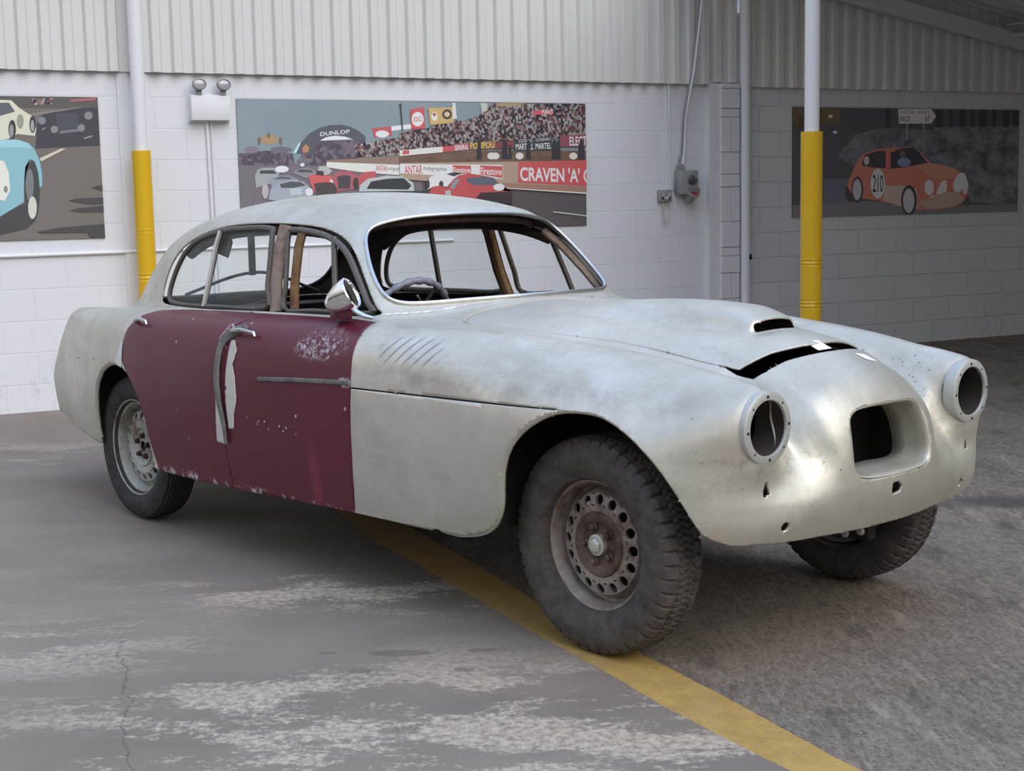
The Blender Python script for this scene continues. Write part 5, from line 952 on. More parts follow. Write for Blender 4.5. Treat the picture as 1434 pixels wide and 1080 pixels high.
SIDEWIN = smooth_poly([(-2.80, .990), (-2.845, 1.03), (-2.835, 1.09), (-2.80, 1.165), (-2.735, 1.235), (-2.62, 1.287), (-2.47, 1.322), (-2.30, 1.340), (-2.05, 1.345), (-1.85, 1.340), (-1.67, 1.325), (-1.54, 1.297), (-1.45, 1.260), (-1.385, 1.213), (-1.30, 1.128), (-1.215, 1.040), (-1.175, 1.012), (-1.25, 1.003), (-1.6, .998), (-2.0, .992), (-2.4, .984)], 4)
WSCR = [(0, 1.050), (.15, 1.049), (.31, 1.046), (.45, 1.042), (.525, 1.045), (.565, 1.062), (.575, 1.10), (.562, 1.165), (.535, 1.235), (.505, 1.287), (.462, 1.322), (.39, 1.344), (.27, 1.360), (.14, 1.366), (0, 1.368)]
WSCR = smooth_poly(WSCR + [(-p[0], p[1]) for p in WSCR[-2:0:-1]], 3)
RSCR = [(0, .966), (.20, .968), (.38, .972), (.475, .990), (.515, 1.05), (.515, 1.15), (.485, 1.225), (.42, 1.272), (.30, 1.296), (.15, 1.306), (0, 1.308)]
RSCR = smooth_poly(RSCR + [(-p[0], p[1]) for p in RSCR[-2:0:-1]], 3)
GRIL = [(0, .772), (.08, .771), (.145, .764), (.180, .742), (.193, .700), (.198, .650), (.197, .610), (.185, .582), (.150, .570), (.08, .566), (0, .565)]
GRIL = smooth_poly(GRIL + [(-p[0], p[1]) for p in GRIL[-2:0:-1]], 3)
def wsx(y, z): return -1.03 - 1.03 * (z - 1.03) - .43 * y * y

# shared openings
cuts = [
    lambda V: ZBOT(V[:, 0]) - V[:, 2],
    lambda V: np.where(A_(V) > .5, -sdp(V[:, 0], V[:, 2], FARCH), -1.),
    lambda V: np.where(A_(V) > .5, -sdp(V[:, 0], V[:, 2], RARCH), -1.),
    lambda V: np.where((A_(V) > .4) & (V[:, 2] > .9), -sdp(V[:, 0], V[:, 2], SIDEWIN), -1.),
    lambda V: np.where((V[:, 0] > -1.60) & (V[:, 0] < -.9) & (V[:, 0] > wsx(V[:, 1], V[:, 2]) - .06), -sdp(V[:, 1], V[:, 2], WSCR), -1.),
    lambda V: np.where((V[:, 0] < -2.6), -sdp(V[:, 1], V[:, 2], RSCR), -1.),
    lambda V: np.where((V[:, 0] > .28), .0885 - np.hypot(A_(V) - .536, V[:, 2] - .755), -1.),
    lambda V: np.where((V[:, 0] > .40), -(sdp(V[:, 1], V[:, 2], GRIL) - .0085), -1.),
]
def small_hole(poly): return lambda V: np.where(V[:, 0] > .35, -sdp(V[:, 1], V[:, 2], poly), -1.)
tear = [(0, .026), (.006, .014), (.014, -.006), (.013, -.018), (.004, -.014), (-.003, -.021), (-.013, -.018), (-.011, -.004), (-.005, .012)]
cuts += [small_hole([(-.529 + a * 1.15, .575 + b * 1.15) for a, b in tear]), small_hole([(.529 + a * .7, .575 + b) for a, b in tear]),
         small_hole([(-.466 + .0155 * math.cos(k * .52), .456 + .0155 * math.sin(k * .52)) for k in range(12)]), small_hole([(.466 + .010 * math.cos(k * .52), .456 + .018 * math.sin(k * .52)) for k in range(12)]),
         small_hole([(-.024, .534), (.006, .536), (.019, .524), (.028, .517), (.021, .500), (-.017, .493), (-.027, .510)])]
# mouth of the bonnet blister
def mouth(V):
    x, a, z = V[:, 0], A_(V), V[:, 2]
    base = ZB(x) - CB(x) * a * a + .004
    q = np.maximum(np.maximum(a - .104 + 8 * np.maximum(z - ZB(x) - .012, 0) ** 1.5, base - z), np.maximum(z - (ZB(x) + .036 - 1.5 * a * a), .118 - x))
    return np.where(x < .19, -q, -1.)
cuts.append(mouth)
V0, T0 = hv, ht
for g in cuts: V0, T0 = clip(V0, T0, g)
print('skin', len(V0), len(T0))

def panel(name, conds, mat, parent=CAR, t=.007, V=None, T=None, gap=.0022, off=(0, 0, 0), **k):
    v, t_ = (V0, T0) if V is None else (V, T)
    for g in conds: v, t_ = clip(v, t_, g)
    o = mesh(name, v + np.array(off), t_, [mat, UNDER], parent, smooth=True, **k)
    bm = bmesh.new(); bm.from_mesh(o.data); bmesh.ops.remove_doubles(bm, verts=bm.verts, dist=1e-3); bm.to_mesh(o.data); bm.free()
    for p in o.data.polygons: p.use_smooth = True
    solid(o, t, inner=1); return o
GAP = .0024
near = lambda V: V[:, 1]; far = lambda V: -V[:, 1]
DTOP = .690
inside = lambda poly, g=GAP, ax=(0, 2): (lambda V: sdp(V[:, ax[0]], V[:, ax[1]], poly) + g)
outside = lambda poly, g=GAP, ax=(0, 2): (lambda V: -sdp(V[:, ax[0]], V[:, ax[1]], poly) + g)
def doorband(V): return np.maximum(DTOP - A_(V), V[:, 2] - 1.012)
def notdoor(poly): return lambda V: -np.maximum(sdp(V[:, 0], V[:, 2], poly) - GAP, np.maximum(DTOP - GAP - A_(V), V[:, 2] - 1.012))
ROOFZ = lambda V: .962 + .022 * np.clip((V[:, 0] + 2.6) / 1.0, 0, 1)
def isroof(V):   # negative on the greenhouse
    x, a, z = V[:, 0], A_(V), V[:, 2]
    return np.maximum(np.maximum(x + 1.02, a - .80), f_green(x, a, z) - .012 + np.where(x < -2.9, 0, 0))
bon_band = lambda V: np.maximum(sdp(V[:, 0], V[:, 1], BON), .82 - V[:, 2])
def bon_hole(V):   # the bonnet stands ajar: the gap ahead of it is wider
    d = sdp(V[:, 0], V[:, 1], BON) - GAP; d2 = np.where(V[:, 0] > .20, sdp(V[:, 0] - .058, V[:, 1], BON), 1.)
    return np.maximum(np.minimum(d, d2), .80 - V[:, 2])

for side, cond in (('near', near), ('far', far)):
    fd = panel('front_door', [cond, inside(FDOOR), doorband], MAROON if side == 'near' else ALU, label=None)
    rdr = panel('rear_door', [cond, inside(RDOOR), doorband], MAROON if side == 'near' else ALU)
    panel('wing_side_panel', [cond, inside(WPAN), lambda V: .6 - A_(V)], ALU, t=.012)
    if side == 'near': FD, RD = fd, rdr
    else: FD2, RD2 = fd, rdr
roof = panel('roof', [isroof, notdoor(FDOOR), notdoor(RDOOR)], ALU)
notwp = lambda V: -np.maximum(sdp(V[:, 0], V[:, 2], WPAN) - GAP, .6 - A_(V))
front = panel('front_bodywork', [lambda V: -1.5 - V[:, 0], lambda V: -isroof(V), notwp, notdoor(FDOOR), lambda V: -bon_hole(V)], ALU, t=.010)
panel('rear_bodywork', [lambda V: V[:, 0] + 1.5, lambda V: -isroof(V), notdoor(RDOOR), notdoor(FDOOR)], ALU, t=.014)
bn = panel('bonnet', [bon_band], ALU, t=.006)

def sink(P, d):
    'push points inwards until they lie d below the outer skin'
    Q = np.array([tuple(p) for p in P], float)
    for _ in range(8):
        v = f_hull(*Q.T); g = grad(f_hull, Q); L = np.maximum(np.linalg.norm(g, axis=1), .2)
        Q = Q - (np.maximum(v / L + d, 0) / L)[:, None] * g
    return [Vector(q) for q in Q]
# windscreen and rear screen surrounds, window frames
def wspt(y, z): return Vector((wsx(y, z) + .004, y, z))
def on_hull(p, d, rng_=.12):     # slide a point along d until it meets the skin
    p = np.array(p, float); d = np.array(d, float); t = np.linspace(-rng_, rng_, 481); Q = p + t[:, None] * d; v = f_hull(*Q.T)
    i = np.where(v < 0)[0]
    return Vector(Q[i[0]]) if len(i) else Vector(p)
def screen_ring(name, poly, x_of, w, mat, infl=0.0, out=.004, **k):
    b = B(); P = [x_of(p) for p in poly]; b.tube(P, w, 8, closed=True, flat=.55, up=lambda p: (1, 0, .8)); return b.link(name, mat, CAR, **k)
PW = [on_hull((wsx(p[0], p[1]) + .05, p[0], p[1]), (-1, 0, 0)) + Vector((.003, 0, .003)) for p in WSCR]
b = B(); b.tube(PW, .0075, 10, closed=True); wf = b.link('windscreen_surround', TRIMC, CAR)
PR = [on_hull((-3.6, p[0], p[1]), (1, 0, 0), .6) for p in RSCR]
b = B(); b.tube(sink(PR, .012), .008, 8, closed=True); b.link('rear_screen_surround', RUBBER, CAR)
def sidey(x, z, sg): 
    q = on_hull((x, sg * .78, z), (0, -sg, 0), .35); return q
def gy(x, z): return float(WG(x) - .242 * (z - .98) - 1.0 * max(z - 1.25, 0) ** 2)
def side_path(poly, sg, inset=.012): return [Vector((p[0], sg * (gy(p[0], p[1]) - inset), p[1])) for p in poly]
# apertures: rear door frame, front door frame
RW = [(-2.745, .996), (-2.79, 1.02), (-2.785, 1.08), (-2.745, 1.155), (-2.68, 1.222), (-2.58, 1.272), (-2.45, 1.302), (-2.30, 1.320), (-2.10, 1.326), (-2.005, 1.322), (-1.985, 1.305), (-1.965, 1.20), (-1.952, 1.09), (-1.942, 1.003), (-2.3, .992), (-2.6, .988)]
FW = [(-1.80, 1.003), (-1.825, 1.10), (-1.85, 1.22), (-1.865, 1.300), (-1.845, 1.318), (-1.72, 1.312), (-1.60, 1.294), (-1.50, 1.262), (-1.425, 1.215), (-1.34, 1.130), (-1.265, 1.050), (-1.225, 1.014), (-1.4, 1.008), (-1.6, 1.005)]
for sg, FDx, RDx in ((-1, FD, RD), (1, FD2, RD2)):
    rw = smooth_poly(RW, 4); fw_ = smooth_poly(FW, 4)
    b = B(); b.tube(side_path(rw, sg, .016), .011, 8, closed=True, flat=1.2); b.link('window_frame', FRAME, RDx)
    b = B(); b.tube(side_path(fw_, sg, .016), .011, 8, closed=True, flat=1.2); b.link('window_frame', FRAME, FDx)
    dv = [(-2.385, 1.312), (-2.395, 1.26), (-2.405, 1.12), (-2.415, .99)]
    b = B(); b.tube(side_path(dv, sg, .012), .013, 8, up=(1, 0, 0)); b.link('quarter_light_bar', TRIMC if sg < 0 else FRAME, RDx)
    vb = [(-1.545, 1.290), (-1.515, 1.20), (-1.475, 1.08), (-1.452, 1.004)]
    b = B(); b.tube(side_path(vb, sg, .014), .012, 8, up=(1, 0, 0)); b.link('vent_window_bar', FRAME, FDx)
    # glass of the rear door: fixed quarter and main pane
    for nm, test in (('quarter_glass', lambda p: p[0] < -2.39), ('window_glass', lambda p: p[0] > -2.39)):
        pts = [p for p in rw if test(p)]
        cx = sum(p[0] for p in pts) / len(pts); cz = sum(p[1] for p in pts) / len(pts)
        if nm == 'quarter_glass': pts = sorted(pts + [np.array((-2.385, 1.31)), np.array((-2.415, .99))], key=lambda p: math.atan2(p[1] - cz, p[0] - cx))
        else: pts = sorted(pts + [np.array((-2.385, 1.31)), np.array((-2.415, .99))], key=lambda p: math.atan2(p[1] - cz, p[0] - cx))
        V = [Vector((cx, sg * (gy(cx, cz) - .018), cz))]; F = []; N = len(pts)
        for rr in (.35, .7, 1.0):
            for p in pts: x, z = cx + (p[0] - cx) * rr, cz + (p[1] - cz) * rr; V.append(Vector((x, sg * (gy(x, z) - .018), z)))
        for i in range(N):
            j = (i + 1) % N; F.append((0, 1 + i, 1 + j))
            for r_ in (0, 1): a_ = 1 + r_ * N; F.append((a_ + i, a_ + N + i, a_ + N + j, a_ + j))
        g = mesh(nm, V, F, GLASS, RDx, smooth=True); solid(g, .004)
    # pillar between the doors
    pp = [(-1.925, 1.335), (-1.93, 1.25), (-1.915, 1.10), (-1.885, .985)]
    b = B(); b.tube(side_path(pp, sg, .030), .040, 8, up=(0, sg, 0), flat=.42); b.link('centre_pillar', WOODP if sg < 0 else WOOD, CAR)
    b = B(); b.tube([v + Vector((.055 if sg > 0 else .068, -sg * .035, 0)) for v in side_path(pp, sg, .040)], .022, 8, up=(0, sg, 0), flat=.8); b.link('pillar_batten', WOOD, CAR)
    # roof rail inside
    rr_ = [(-2.72, 1.21), (-2.58, 1.28), (-2.4, 1.325), (-2.1, 1.345), (-1.8, 1.340), (-1.6, 1.315), (-1.47, 1.27)]
    b = B(); b.tube(sink(side_path(smooth_poly(rr_, 4, False), sg, .05), .045), .024, 8); b.link('roof_rail', UNDER, CAR)
# windscreen header and pillars inside
b = B(); b.tube(sink([Vector((wsx(y, 1.375) - .035, y, 1.372 - .14 * y * y)) for y in np.linspace(-.46, .46, 15)], .04), .020, 8); b.link('windscreen_header', RUSTD, CAR)
for sg in (-1, 1):
    b = B(); b.tube(sink([Vector((wsx(y * sg, z) - .05, sg * y, z)) for y, z in ((.60, 1.02), (.575, 1.12), (.55, 1.22), (.50, 1.31))], .035), .018, 8); b.link('windscreen_pillar', UNDER if sg < 0 else WOODP, CAR)
for y in (-.26, .26):
    b = B(); b.tube(sink([(-1.6, y, 1.405), (-1.85, y, 1.43), (-2.1, y, 1.435), (-2.35, y, 1.43), (-2.6, y, 1.40), (-2.95, y, 1.33)], .03), .012, 6); b.link('roof_bow', UNDER, CAR)

# inner structure: firewall, floor, inner wheel wells, bulkheads, dash
def inner(name, lo, hi, mat=DARK, **k): b = B(); b.box(lo, hi); return b.link(name, mat, CAR, smooth=False, **k)
inner('floor_pan', (-2.95, -.72, .30), (-.95, .72, .325)); inner('firewall', (-1.00, -.74, .30), (-.97, .74, .92)); inner('rear_bulkhead', (-2.96, -.62, .325), (-2.93, .62, .93))
for sg in (-1, 1):
    a, c_ = sorted((sg * .40, sg * .425))
    inner('engine_bay_side', (-.97, a, .42), (.36, c_, .79)); inner('rear_wheel_well', (-3.34, min(sg * .50, sg * .52), .30), (-2.40, max(sg * .50, sg * .52), .90))
    inner('wheel_well_rear_wall', (-.44, min(sg * .42, sg * .79), .335), (-.42, max(sg * .42, sg * .79), .74))
    inner('wheel_well_rear_wall', (-3.26, min(sg * .40, sg * .77), .345), (-3.24, max(sg * .40, sg * .77), .76)); inner('wheel_well_front_wall', (-2.42, min(sg * .5, sg * .80), .31), (-2.40, max(sg * .5, sg * .80), .86))
    inner('wheel_well_roof', (-.42, min(sg * .42, sg * .68), .795), (.20, max(sg * .42, sg * .68), .805))
    inner('door_inner_panel', (-2.38, min(sg * .735, sg * .76), .32), (-1.08, max(sg * .735, sg * .76), .90), UNDER)
inner('radiator_cowl', (.30, -.30, .46), (.32, .30, .84)); inner('duct_post', (.345, -.135, .46), (.365, -.085, .84), plain('grey brown post', (.10, .085, .075), .7))
inner('boot_floor', (-3.85, -.55, .42), (-2.96, .55, .44)); 
b = B(); b.box((-2.95, -.55, .915), (-3.15, .55, .93)); b.link('parcel_shelf', UNDER, CAR, smooth=False)
b = B(); b.tube([(-1.13, -.60, .93), (-1.10, -.3, .955), (-1.09, 0, .96), (-1.10, .3, .955), (-1.13, .60, .93)], .055, 8, flat=.6); b.link('dashboard', DARK, CAR)
# axle bits and chassis rails
for sg in (-1, 1):
    b = B(); b.tube([(.15, sg * .36, .52), (-.2, sg * .36, .46), (-.9, sg * .36, .33), (-2.4, sg * .38, .33), (-3.4, sg * .40, .42)], .045, 6); b.link('chassis_rail', DARK, CAR)
b = B(); b.tube([(-2.9017, -.62, .333), (-2.9017, .62, .333)], .045, 12); b.link('rear_axle', DARK, CAR)
b = B(); b.tube([(0, -.60, .30), (0, -.2, .36), (0, .2, .36), (0, .60, .30)], .035, 10); b.link('front_suspension_beam', DARK, CAR)
# steering wheel
SWC = Vector((-1.385, -.355, .935)); SWT = Matrix.Translation(SWC) @ Matrix.Rotation(math.radians(-63), 4, 'Y')
sw = B(); N = 96; ring = []
for k in range(N):
    w = 2 * math.pi * k / N; ring.append(SWT @ Vector((.205 * math.cos(w), .205 * math.sin(w), 0)))
sw.tube(ring, [.0135 + (.0022 * math.sin(2 * math.pi * k / 2.0 / 1.0) if 0 else .002 * (1 if (k % 4) < 2 else -1)) for k in range(N)], 10, closed=True)
STW = sw.link('steering_wheel', WHEELK, CAR)
b = B(); b.tube([SWT @ Vector((0, 0, .01)), SWT @ Vector((0, 0, -.36))], .022, 12); b.link('steering_column', DARK, STW)
b = B(); 
for k in range(3):
    w = 2 * math.pi * k / 3 + math.pi / 6; b.tube([SWT @ Vector((.02 * math.cos(w), .02 * math.sin(w), -.02)), SWT @ Vector((.2 * math.cos(w), .2 * math.sin(w), 0))], .007, 8)
b.link('spokes', DARK, STW)

# lamp rings
for sg in (-1, 1):
    L = Matrix.Translation((.553, sg * .536, .755)) @ Matrix.Rotation(math.radians(90), 4, 'Y')
    b = B(); b.lathe([(.0805, .0), (.0805, .004), (.083, .0085), (.100, .0085), (.1065, .005), (.108, -.003), (.1085, -.018), (.106, -.034)], 72, L); hr = b.link('headlamp_ring', plain('pale alloy lamp ring', (.50, .50, .46), .5, .5), CAR)
    for k in range(8):
        w = math.pi / 2 + k * math.pi / 4 + .05; q = L @ Vector((.0925 * math.cos(w), .0925 * math.sin(w), .0088)); b = B(); b.lathe([(0, .0008), (.0035 if k % 2 else .005, .0006)], 10, Matrix.Translation(q) @ Matrix.Rotation(math.radians(90), 4, 'Y')); b.link('screw_hole', BLACK, hr)
    b = B(); b.lathe([(.0835, -.001), (.086, -.02), (.087, -.11)], 48, L); b.link('lamp_bucket', UNDER, CAR)
# grille duct
b = B(); rings = []; GN = len(GRIL); cxg, czg = 0, .668
def goff(p, d): 
    v = Vector((p[0] - cxg, p[1] - czg)); q = v.normalized(); return p[0] + q.x * d, p[1] + q.y * d
for d, dx in ((.0095, -.001), (.007, .0006), (.003, -.001), (-.001, -.006), (-.004, -.014), (-.007, -.04), (-.012, -.08), (-.020, -.125)):
    R_ = []
    for p in GRIL:
        y, z = goff(p, d); ys, zs = goff(p, .011); R_.append(Vector((on_hull((.60, ys, zs), (-1, 0, 0), .13).x + dx, y, z)))
    rings.append(R_)
V = [v for r_ in rings for v in r_]; F = [(a * GN + i, a * GN + (i + 1) % GN, (a + 1) * GN + (i + 1) % GN, (a + 1) * GN + i) for a in range(len(rings) - 1) for i in range(GN)]
gd = mesh('grille_duct', V, F, ALU, CAR, smooth=True); solid(gd, .004, off=1)

# trim and loose bits on the near doors
def skin_pt(x, z, sg=-1, lift=.004):
    q = on_hull((x, sg * .92, z), (0, -sg, 0), .35); return q + Vector((0, sg * lift, 0))
def strip_on(name, P, w, mat, parent, lift=.006, flat=.45, sg=-1, **k):
    Q = [skin_pt(p[0], p[1], sg, lift) for p in smooth_poly(P, 6, False)]; b = B(); W = w if not hasattr(w, '__len__') else list(np.interp(np.linspace(0, 1, len(Q)), np.linspace(0, 1, len(w)), w))
    b.tube(Q, W, 8, flat=flat, up=(0, 1, 0)); return b.link(name, mat, parent, **k)
def patch_on(name, poly, mat, parent, lift=.002, sg=-1, **k):
    "thin sheet lying on the skin"
    P = poly; xs = [p[0] for p in P]; zs = [p[1] for p in P]; h = .01; X = np.arange(min(xs), max(xs) + h, h); Z = np.arange(min(zs), max(zs) + h, h)
    G = np.array([(x, 0, z) for x in X for z in Z]); nz = len(Z); T = [(i * nz + j, (i + 1) * nz + j, (i + 1) * nz + j + 1) for i in range(len(X) - 1) for j in range(nz - 1)] + [(i * nz + j, (i + 1) * nz + j + 1, i * nz + j + 1) for i in range(len(X) - 1) for j in range(nz - 1)]
    v, t_ = clip(G, np.array(T), lambda V: sdp(V[:, 0], V[:, 2], P)); v = np.array([skin_pt(p[0], p[2], sg, lift) for p in v])
    o = mesh(name, v, t_, mat, parent, smooth=True, **k); solid(o, .0015, off=0); return o
strip_on('side_trim_strip', [(-1.645, .757), (-1.50, .766), (-1.30, .777), (-1.075, .786)], .0085, SEAL, FD)
patch_on('masking_tape', [(-1.872, .893), (-1.845, .893), (-1.815, .855), (-1.835, .80), (-1.812, .75), (-1.80, .66), (-1.825, .60), (-1.828, .545), (-1.868, .54), (-1.885, .70)], TAPE, RD, lift=.003, label='torn pale masking tape')
patch_on('masking_tape', [(-1.955, .70), (-1.935, .70), (-1.90, .56), (-1.895, .475), (-1.965, .478), (-1.958, .60)], TAPE, RD, lift=.0045, label='hanging pale tape end')
strip_on('door_seal', [(-1.80, .947), (-1.875, .918), (-1.925, .87), (-1.935, .76), (-1.922, .66), (-1.893, .57), (-1.884, .478)], [.014, .020, .018, .020, .018, .014, .010], SEAL, RD, lift=.012, label='grey rubber seal hanging down the door edge')
patch_on('flaked_edge', [(-2.005, .96), (-1.945, .957), (-1.93, .935), (-1.945, .90), (-1.98, .885), (-2.0, .86), (-2.03, .885), (-2.01, .92)], ALU, RD, lift=.0012) if 0 else None
def handle(x, z, parent, L=.16, sg=-1):
    p = skin_pt(x, z, sg, 0); q = skin_pt(x + L * .5, z + .014, sg, .040); r_ = skin_pt(x + L, z + .004, sg, .030)
    b = B(); b.tube([p, p + (q - p) * .35 + Vector((0, sg * .02, 0)), q, r_, r_ + Vector((.004, 0, -.012))], [.016, .010, .0085, .008, .006], 10); h = b.link('door_handle', TRIMC, parent)
    b = B(); b.lathe([(0, .008), (.016, .006), (.021, 0)], 20, Matrix.Translation(p) @ Matrix.Rotation(math.radians(90), 4, 'X')); b.link('handle_rose', TRIMC, h)
handle(-1.885, .925, FD, .19); handle(-2.725, .925, RD, .13)
for x, z, F_ in ((-1.885, .925, FD2), (-2.725, .925, RD2)): handle(x, z, F_, .16, 1)
patch_on('bare_metal_flap', [(-2.803, .85), (-2.795, .745), (-2.79, .715), (-2.865, .728), (-2.835, .79)], plain('pale bare flap', (.66, .68, .64), .5, .2), RD, lift=.004, label='pale bare metal flap') 
# near door mirror
mr = empty('door_mirror', (0, 0, 0)); mr.parent = FD; mr['label'] = 'chrome door mirror on a maroon base'
mc = Vector((-1.235, -.742, 1.082)); ax = Vector((.70, -.28, .30)).normalized()
LM = Matrix.Translation(mc) @ ax.to_track_quat('Z', 'Y').to_matrix().to_4x4()
# mirror shell, base, arm
FDm = FD
bpy.data.objects.remove(mr)
axm = Vector((.78, .45, .46)).normalized(); upm = Vector((-.25, .1, 1)).normalized()
LM = Matrix.Translation((-1.215, -.742, 1.088)) @ axm.to_track_quat('Z', 'Y').to_matrix().to_4x4() @ Matrix.Diagonal((.95, 1.15, 1, 1))
b = B(); b.lathe([(0, -.100), (.018, -.092), (.034, -.066), (.047, -.03), (.053, .005), (.053, .018), (.049, .022), (.047, .016), (0, .014)], 40, LM)
MIR = b.link('door_mirror', CHROME, FD, label='chrome mirror shell')
b = B(); b.box((-1.30, -.765, .998), (-1.225, -.715, 1.036), bev=.004); b.link('mirror_base', MAROON, MIR)
b = B(); b.tube([(-1.20, -.74, 1.05), (-1.165, -.735, 1.025), (-1.13, -.725, 1.012), (-1.10, -.71, 1.006)], [.012, .010, .009, .006], 10); b.link('mirror_arm', CHROME, MIR)

# wheels
def tyre(front):
    R_, Wd = (.3455, .088) if front else (.3335, .080)
    n = 288; prof = []
    # (radius, y) from inner bead round the tread to outer bead
    base = [(.214, -.066), (.232, -.076), (.262, -.087), (.292, -.088), (.315, -.080), (.329, -.070)]
    tread = [(-.068 + .136 * i / 16) for i in range(17)]
    P = [(r * R_ / .3455 if r > .24 else r, y * Wd / .088) for r, y in base]
    P += [(R_ - .006 - .010 * (y / .068) ** 4 , y) for y in tread]
    P += [(r * R_ / .3455 if r > .24 else r, -y * Wd / .088) for r, y in base[::-1]]
    P += [(.206, .050), (.206, -.050)]
    m = len(P); V = np.zeros((n, m, 3)); rr = random.Random(1)
    for k in range(n):
        w = 2 * math.pi * k / n
        for i, (r, y) in enumerate(P):
            d = 0
            ay = abs(y)
            if front and r > .300:
                ph = (k / n * 48 + (.5 if y > 0 else 0)) % 1.0
                if ay > .040: d = .0075 if ph < .70 else -.004
                elif ay > .026: d = -.004
                else: d = .0065 if ((k / n * 96 + ay * 20) % 1.0) < .6 else -.002
                if r < .325: d *= .6
                if .300 < r < .315: d *= .5
            elif not front and r > .31: d = .003 if int((y + .08) / .0085) % 2 else -.003
            if .255 < r < .27: d += .0012
            V[k, i] = ((r + d) * math.cos(w), y, (r + d) * math.sin(w))
    V = V.reshape(-1, 3); F = [(k * m + i, ((k + 1) % n) * m + i, ((k + 1) % n) * m + (i + 1) % m, k * m + (i + 1) % m) for k in range(n) for i in range(m)]
    b = B(); b.add(V, F); return b
def ymat(loc=(0, 0, 0), s=1): return Matrix.Translation(loc) @ Matrix.Rotation(math.radians(90), 4, 'X')   # local z -> -y (outwards on the near side)
NH = 16
def rim_disc(front):
    "wheel disc with punched holes, outward = +z"
    V = []; F = []; b = B()
    # radial rows with heights; holes centred on r = .147
    prof = [(.090, .012), (.100, .008), (.112, .010), (.1235, .014)]
    hr = .0165 if front else .016; rc = .142; seg = 16
    # hole cells: one per sector between r .1235 and .1605
    per = 8
    def h(r): return .016 - .9 * max(r - .128, 0) ** 1.15 * .55
    ro, ri = .1615, .1225
    for k in range(NH):
        w0 = 2 * math.pi * k / NH; hw = math.pi / NH; outer = []
        cx = rc
        # square cell boundary in polar, matched to a circle
        for q in range(32):
            a = 2 * math.pi * q / 32; ca, sa = math.cos(a), math.sin(a)
            hx = (ro - rc) if ca > 0 else (rc - ri); hy = hw
            t = min(1 / max(abs(ca), 1e-6), 1 / max(abs(sa), 1e-6)); r_, w_ = rc + hx * ca * t, w0 + hy * sa * t
            outer.append((r_ * math.cos(w_), r_ * math.sin(w_), h(r_)))
        cxp = (rc * math.cos(w0), rc * math.sin(w0)); inn = []; inn2 = []
        for q in range(32):
            a = 2 * math.pi * q / 32; x = rc + hr * math.cos(a); y = hr * math.sin(a)
            X_, Y_ = x * math.cos(w0) - y * math.sin(w0), x * math.sin(w0) + y * math.cos(w0); r_ = math.hypot(X_, Y_); inn.append((X_, Y_, h(r_))); inn2.append((X_, Y_, h(r_) - .010))
        n = len(b.V); VV = outer + inn + inn2
        FF = [(q, (q + 1) % 32, 32 + (q + 1) % 32, 32 + q) for q in range(32)] + [(32 + q, 32 + (q + 1) % 32, 64 + (q + 1) % 32, 64 + q) for q in range(32)]
        b.add(VV, FF)
    b.lathe([(.086, .010), (.094, .0125), (.104, .0155), (.1225, h(.1225))], 128)
    b.lathe([(.1615, h(.1615)), (.170, -.012), (.176, -.03), (.182, -.036), (.190, -.030), (.193, -.005), (.195, .020), (.200, .030), (.210, .033), (.2165, .038), (.220, .045), (.2215, .048), (.2195, .051), (.214, .047)], 128)
    b.lathe([(.2165, .038), (.214, .0), (.212, -.09), (.218, -.11)], 96); b.lathe([(.19, -.03), (.186, -.09), (.2, -.1)], 96)
    return b
def wheel(front, sg, x, z, yface, label=None):
    # origin at wheel centre; local -y is outwards for sg=-1
    w = empty('wheel', (x, sg * yface, z), 0 if sg < 0 else math.pi); w.parent = CAR
    if label: w['label'] = label
    Y = ymat()
    t = tyre(front); o = t.link('tyre', TYRE_F if front else TYRE_R, w); o.location = (0, .060 + .005, 0)
    for p in o.data.polygons: p.use_smooth = True
    auto_smooth(o, 28)
    r = rim_disc(front); tr = r.V; r.V = [tuple(Y @ (Vector(v) + Vector((0, 0, -.05)))) for v in tr]
    rim = r.link('rim', RIM_F if front else RIM_R, w)
    b = B(); b.lathe([(.30 * .5, -.17), (.30 * .5, -.10), (.03, -.09)], 40, Y); b.link('brake_drum', DARK, w)
    b = B(); H = Matrix.Translation((0, 0, 0))
    if front:
        b.lathe([(.0, -.036), (.030, -.036), (.062, -.038), (.072, -.030), (.092, -.025), (.100, -.027), (.105, -.034), (.103, -.045)], 64, Y); hub = b.link('hub_plate', RUST, w)
        b = B(); b.lathe([(.034, -.036), (.034, -.020), (.029, -.018), (.0, -.018)], 32, Y); b.lathe([(.027, -.020), (.026, -.010), (.021, -.005), (.013, -.003), (0, -.003)], 6, Y @ Matrix.Rotation(.3, 4, 'Z')); b.link('hub_cap', plain('pale aluminium cap', (.55, .53, .45), .4, .5), w)
        for k in range(5):
            a = math.pi / 2 + .35 + k * 2 * math.pi / 5; b = B(); L = Y @ Matrix.Translation((.058 * math.cos(a), .058 * math.sin(a), -.036))
            b.lathe([(.015, 0), (.015, .006), (.012, .010)], 20, L); b.lathe([(.0115, .006), (.0115, .018), (.008, .021), (0, .021)], 6, L); b.link('wheel_nut', RUST, w)
    else:
        b.lathe([(.024, -.040), (.060, -.042), (.078, -.040), (.088, -.030), (.094, -.038)], 64, Y); hub = b.link('hub_plate', RIM_R, w)
        b = B(); b.lathe([(.028, -.040), (.027, -.070), (0, -.072)], 28, Y); b.link('hub_bore', RUSTD, w)
        for k in range(5):
            a = math.pi / 2 - .1 + k * 2 * math.pi / 5; b = B(); L = Y @ Matrix.Translation((.050 * math.cos(a), .050 * math.sin(a), -.041))
            b.lathe([(.016, 0), (.013, .004)], 16, L); b.lathe([(.0115, .002), (.0115, .016), (.008, .019), (0, .019)], 6, L); b.link('wheel_nut', RUSTD, w)
    return w
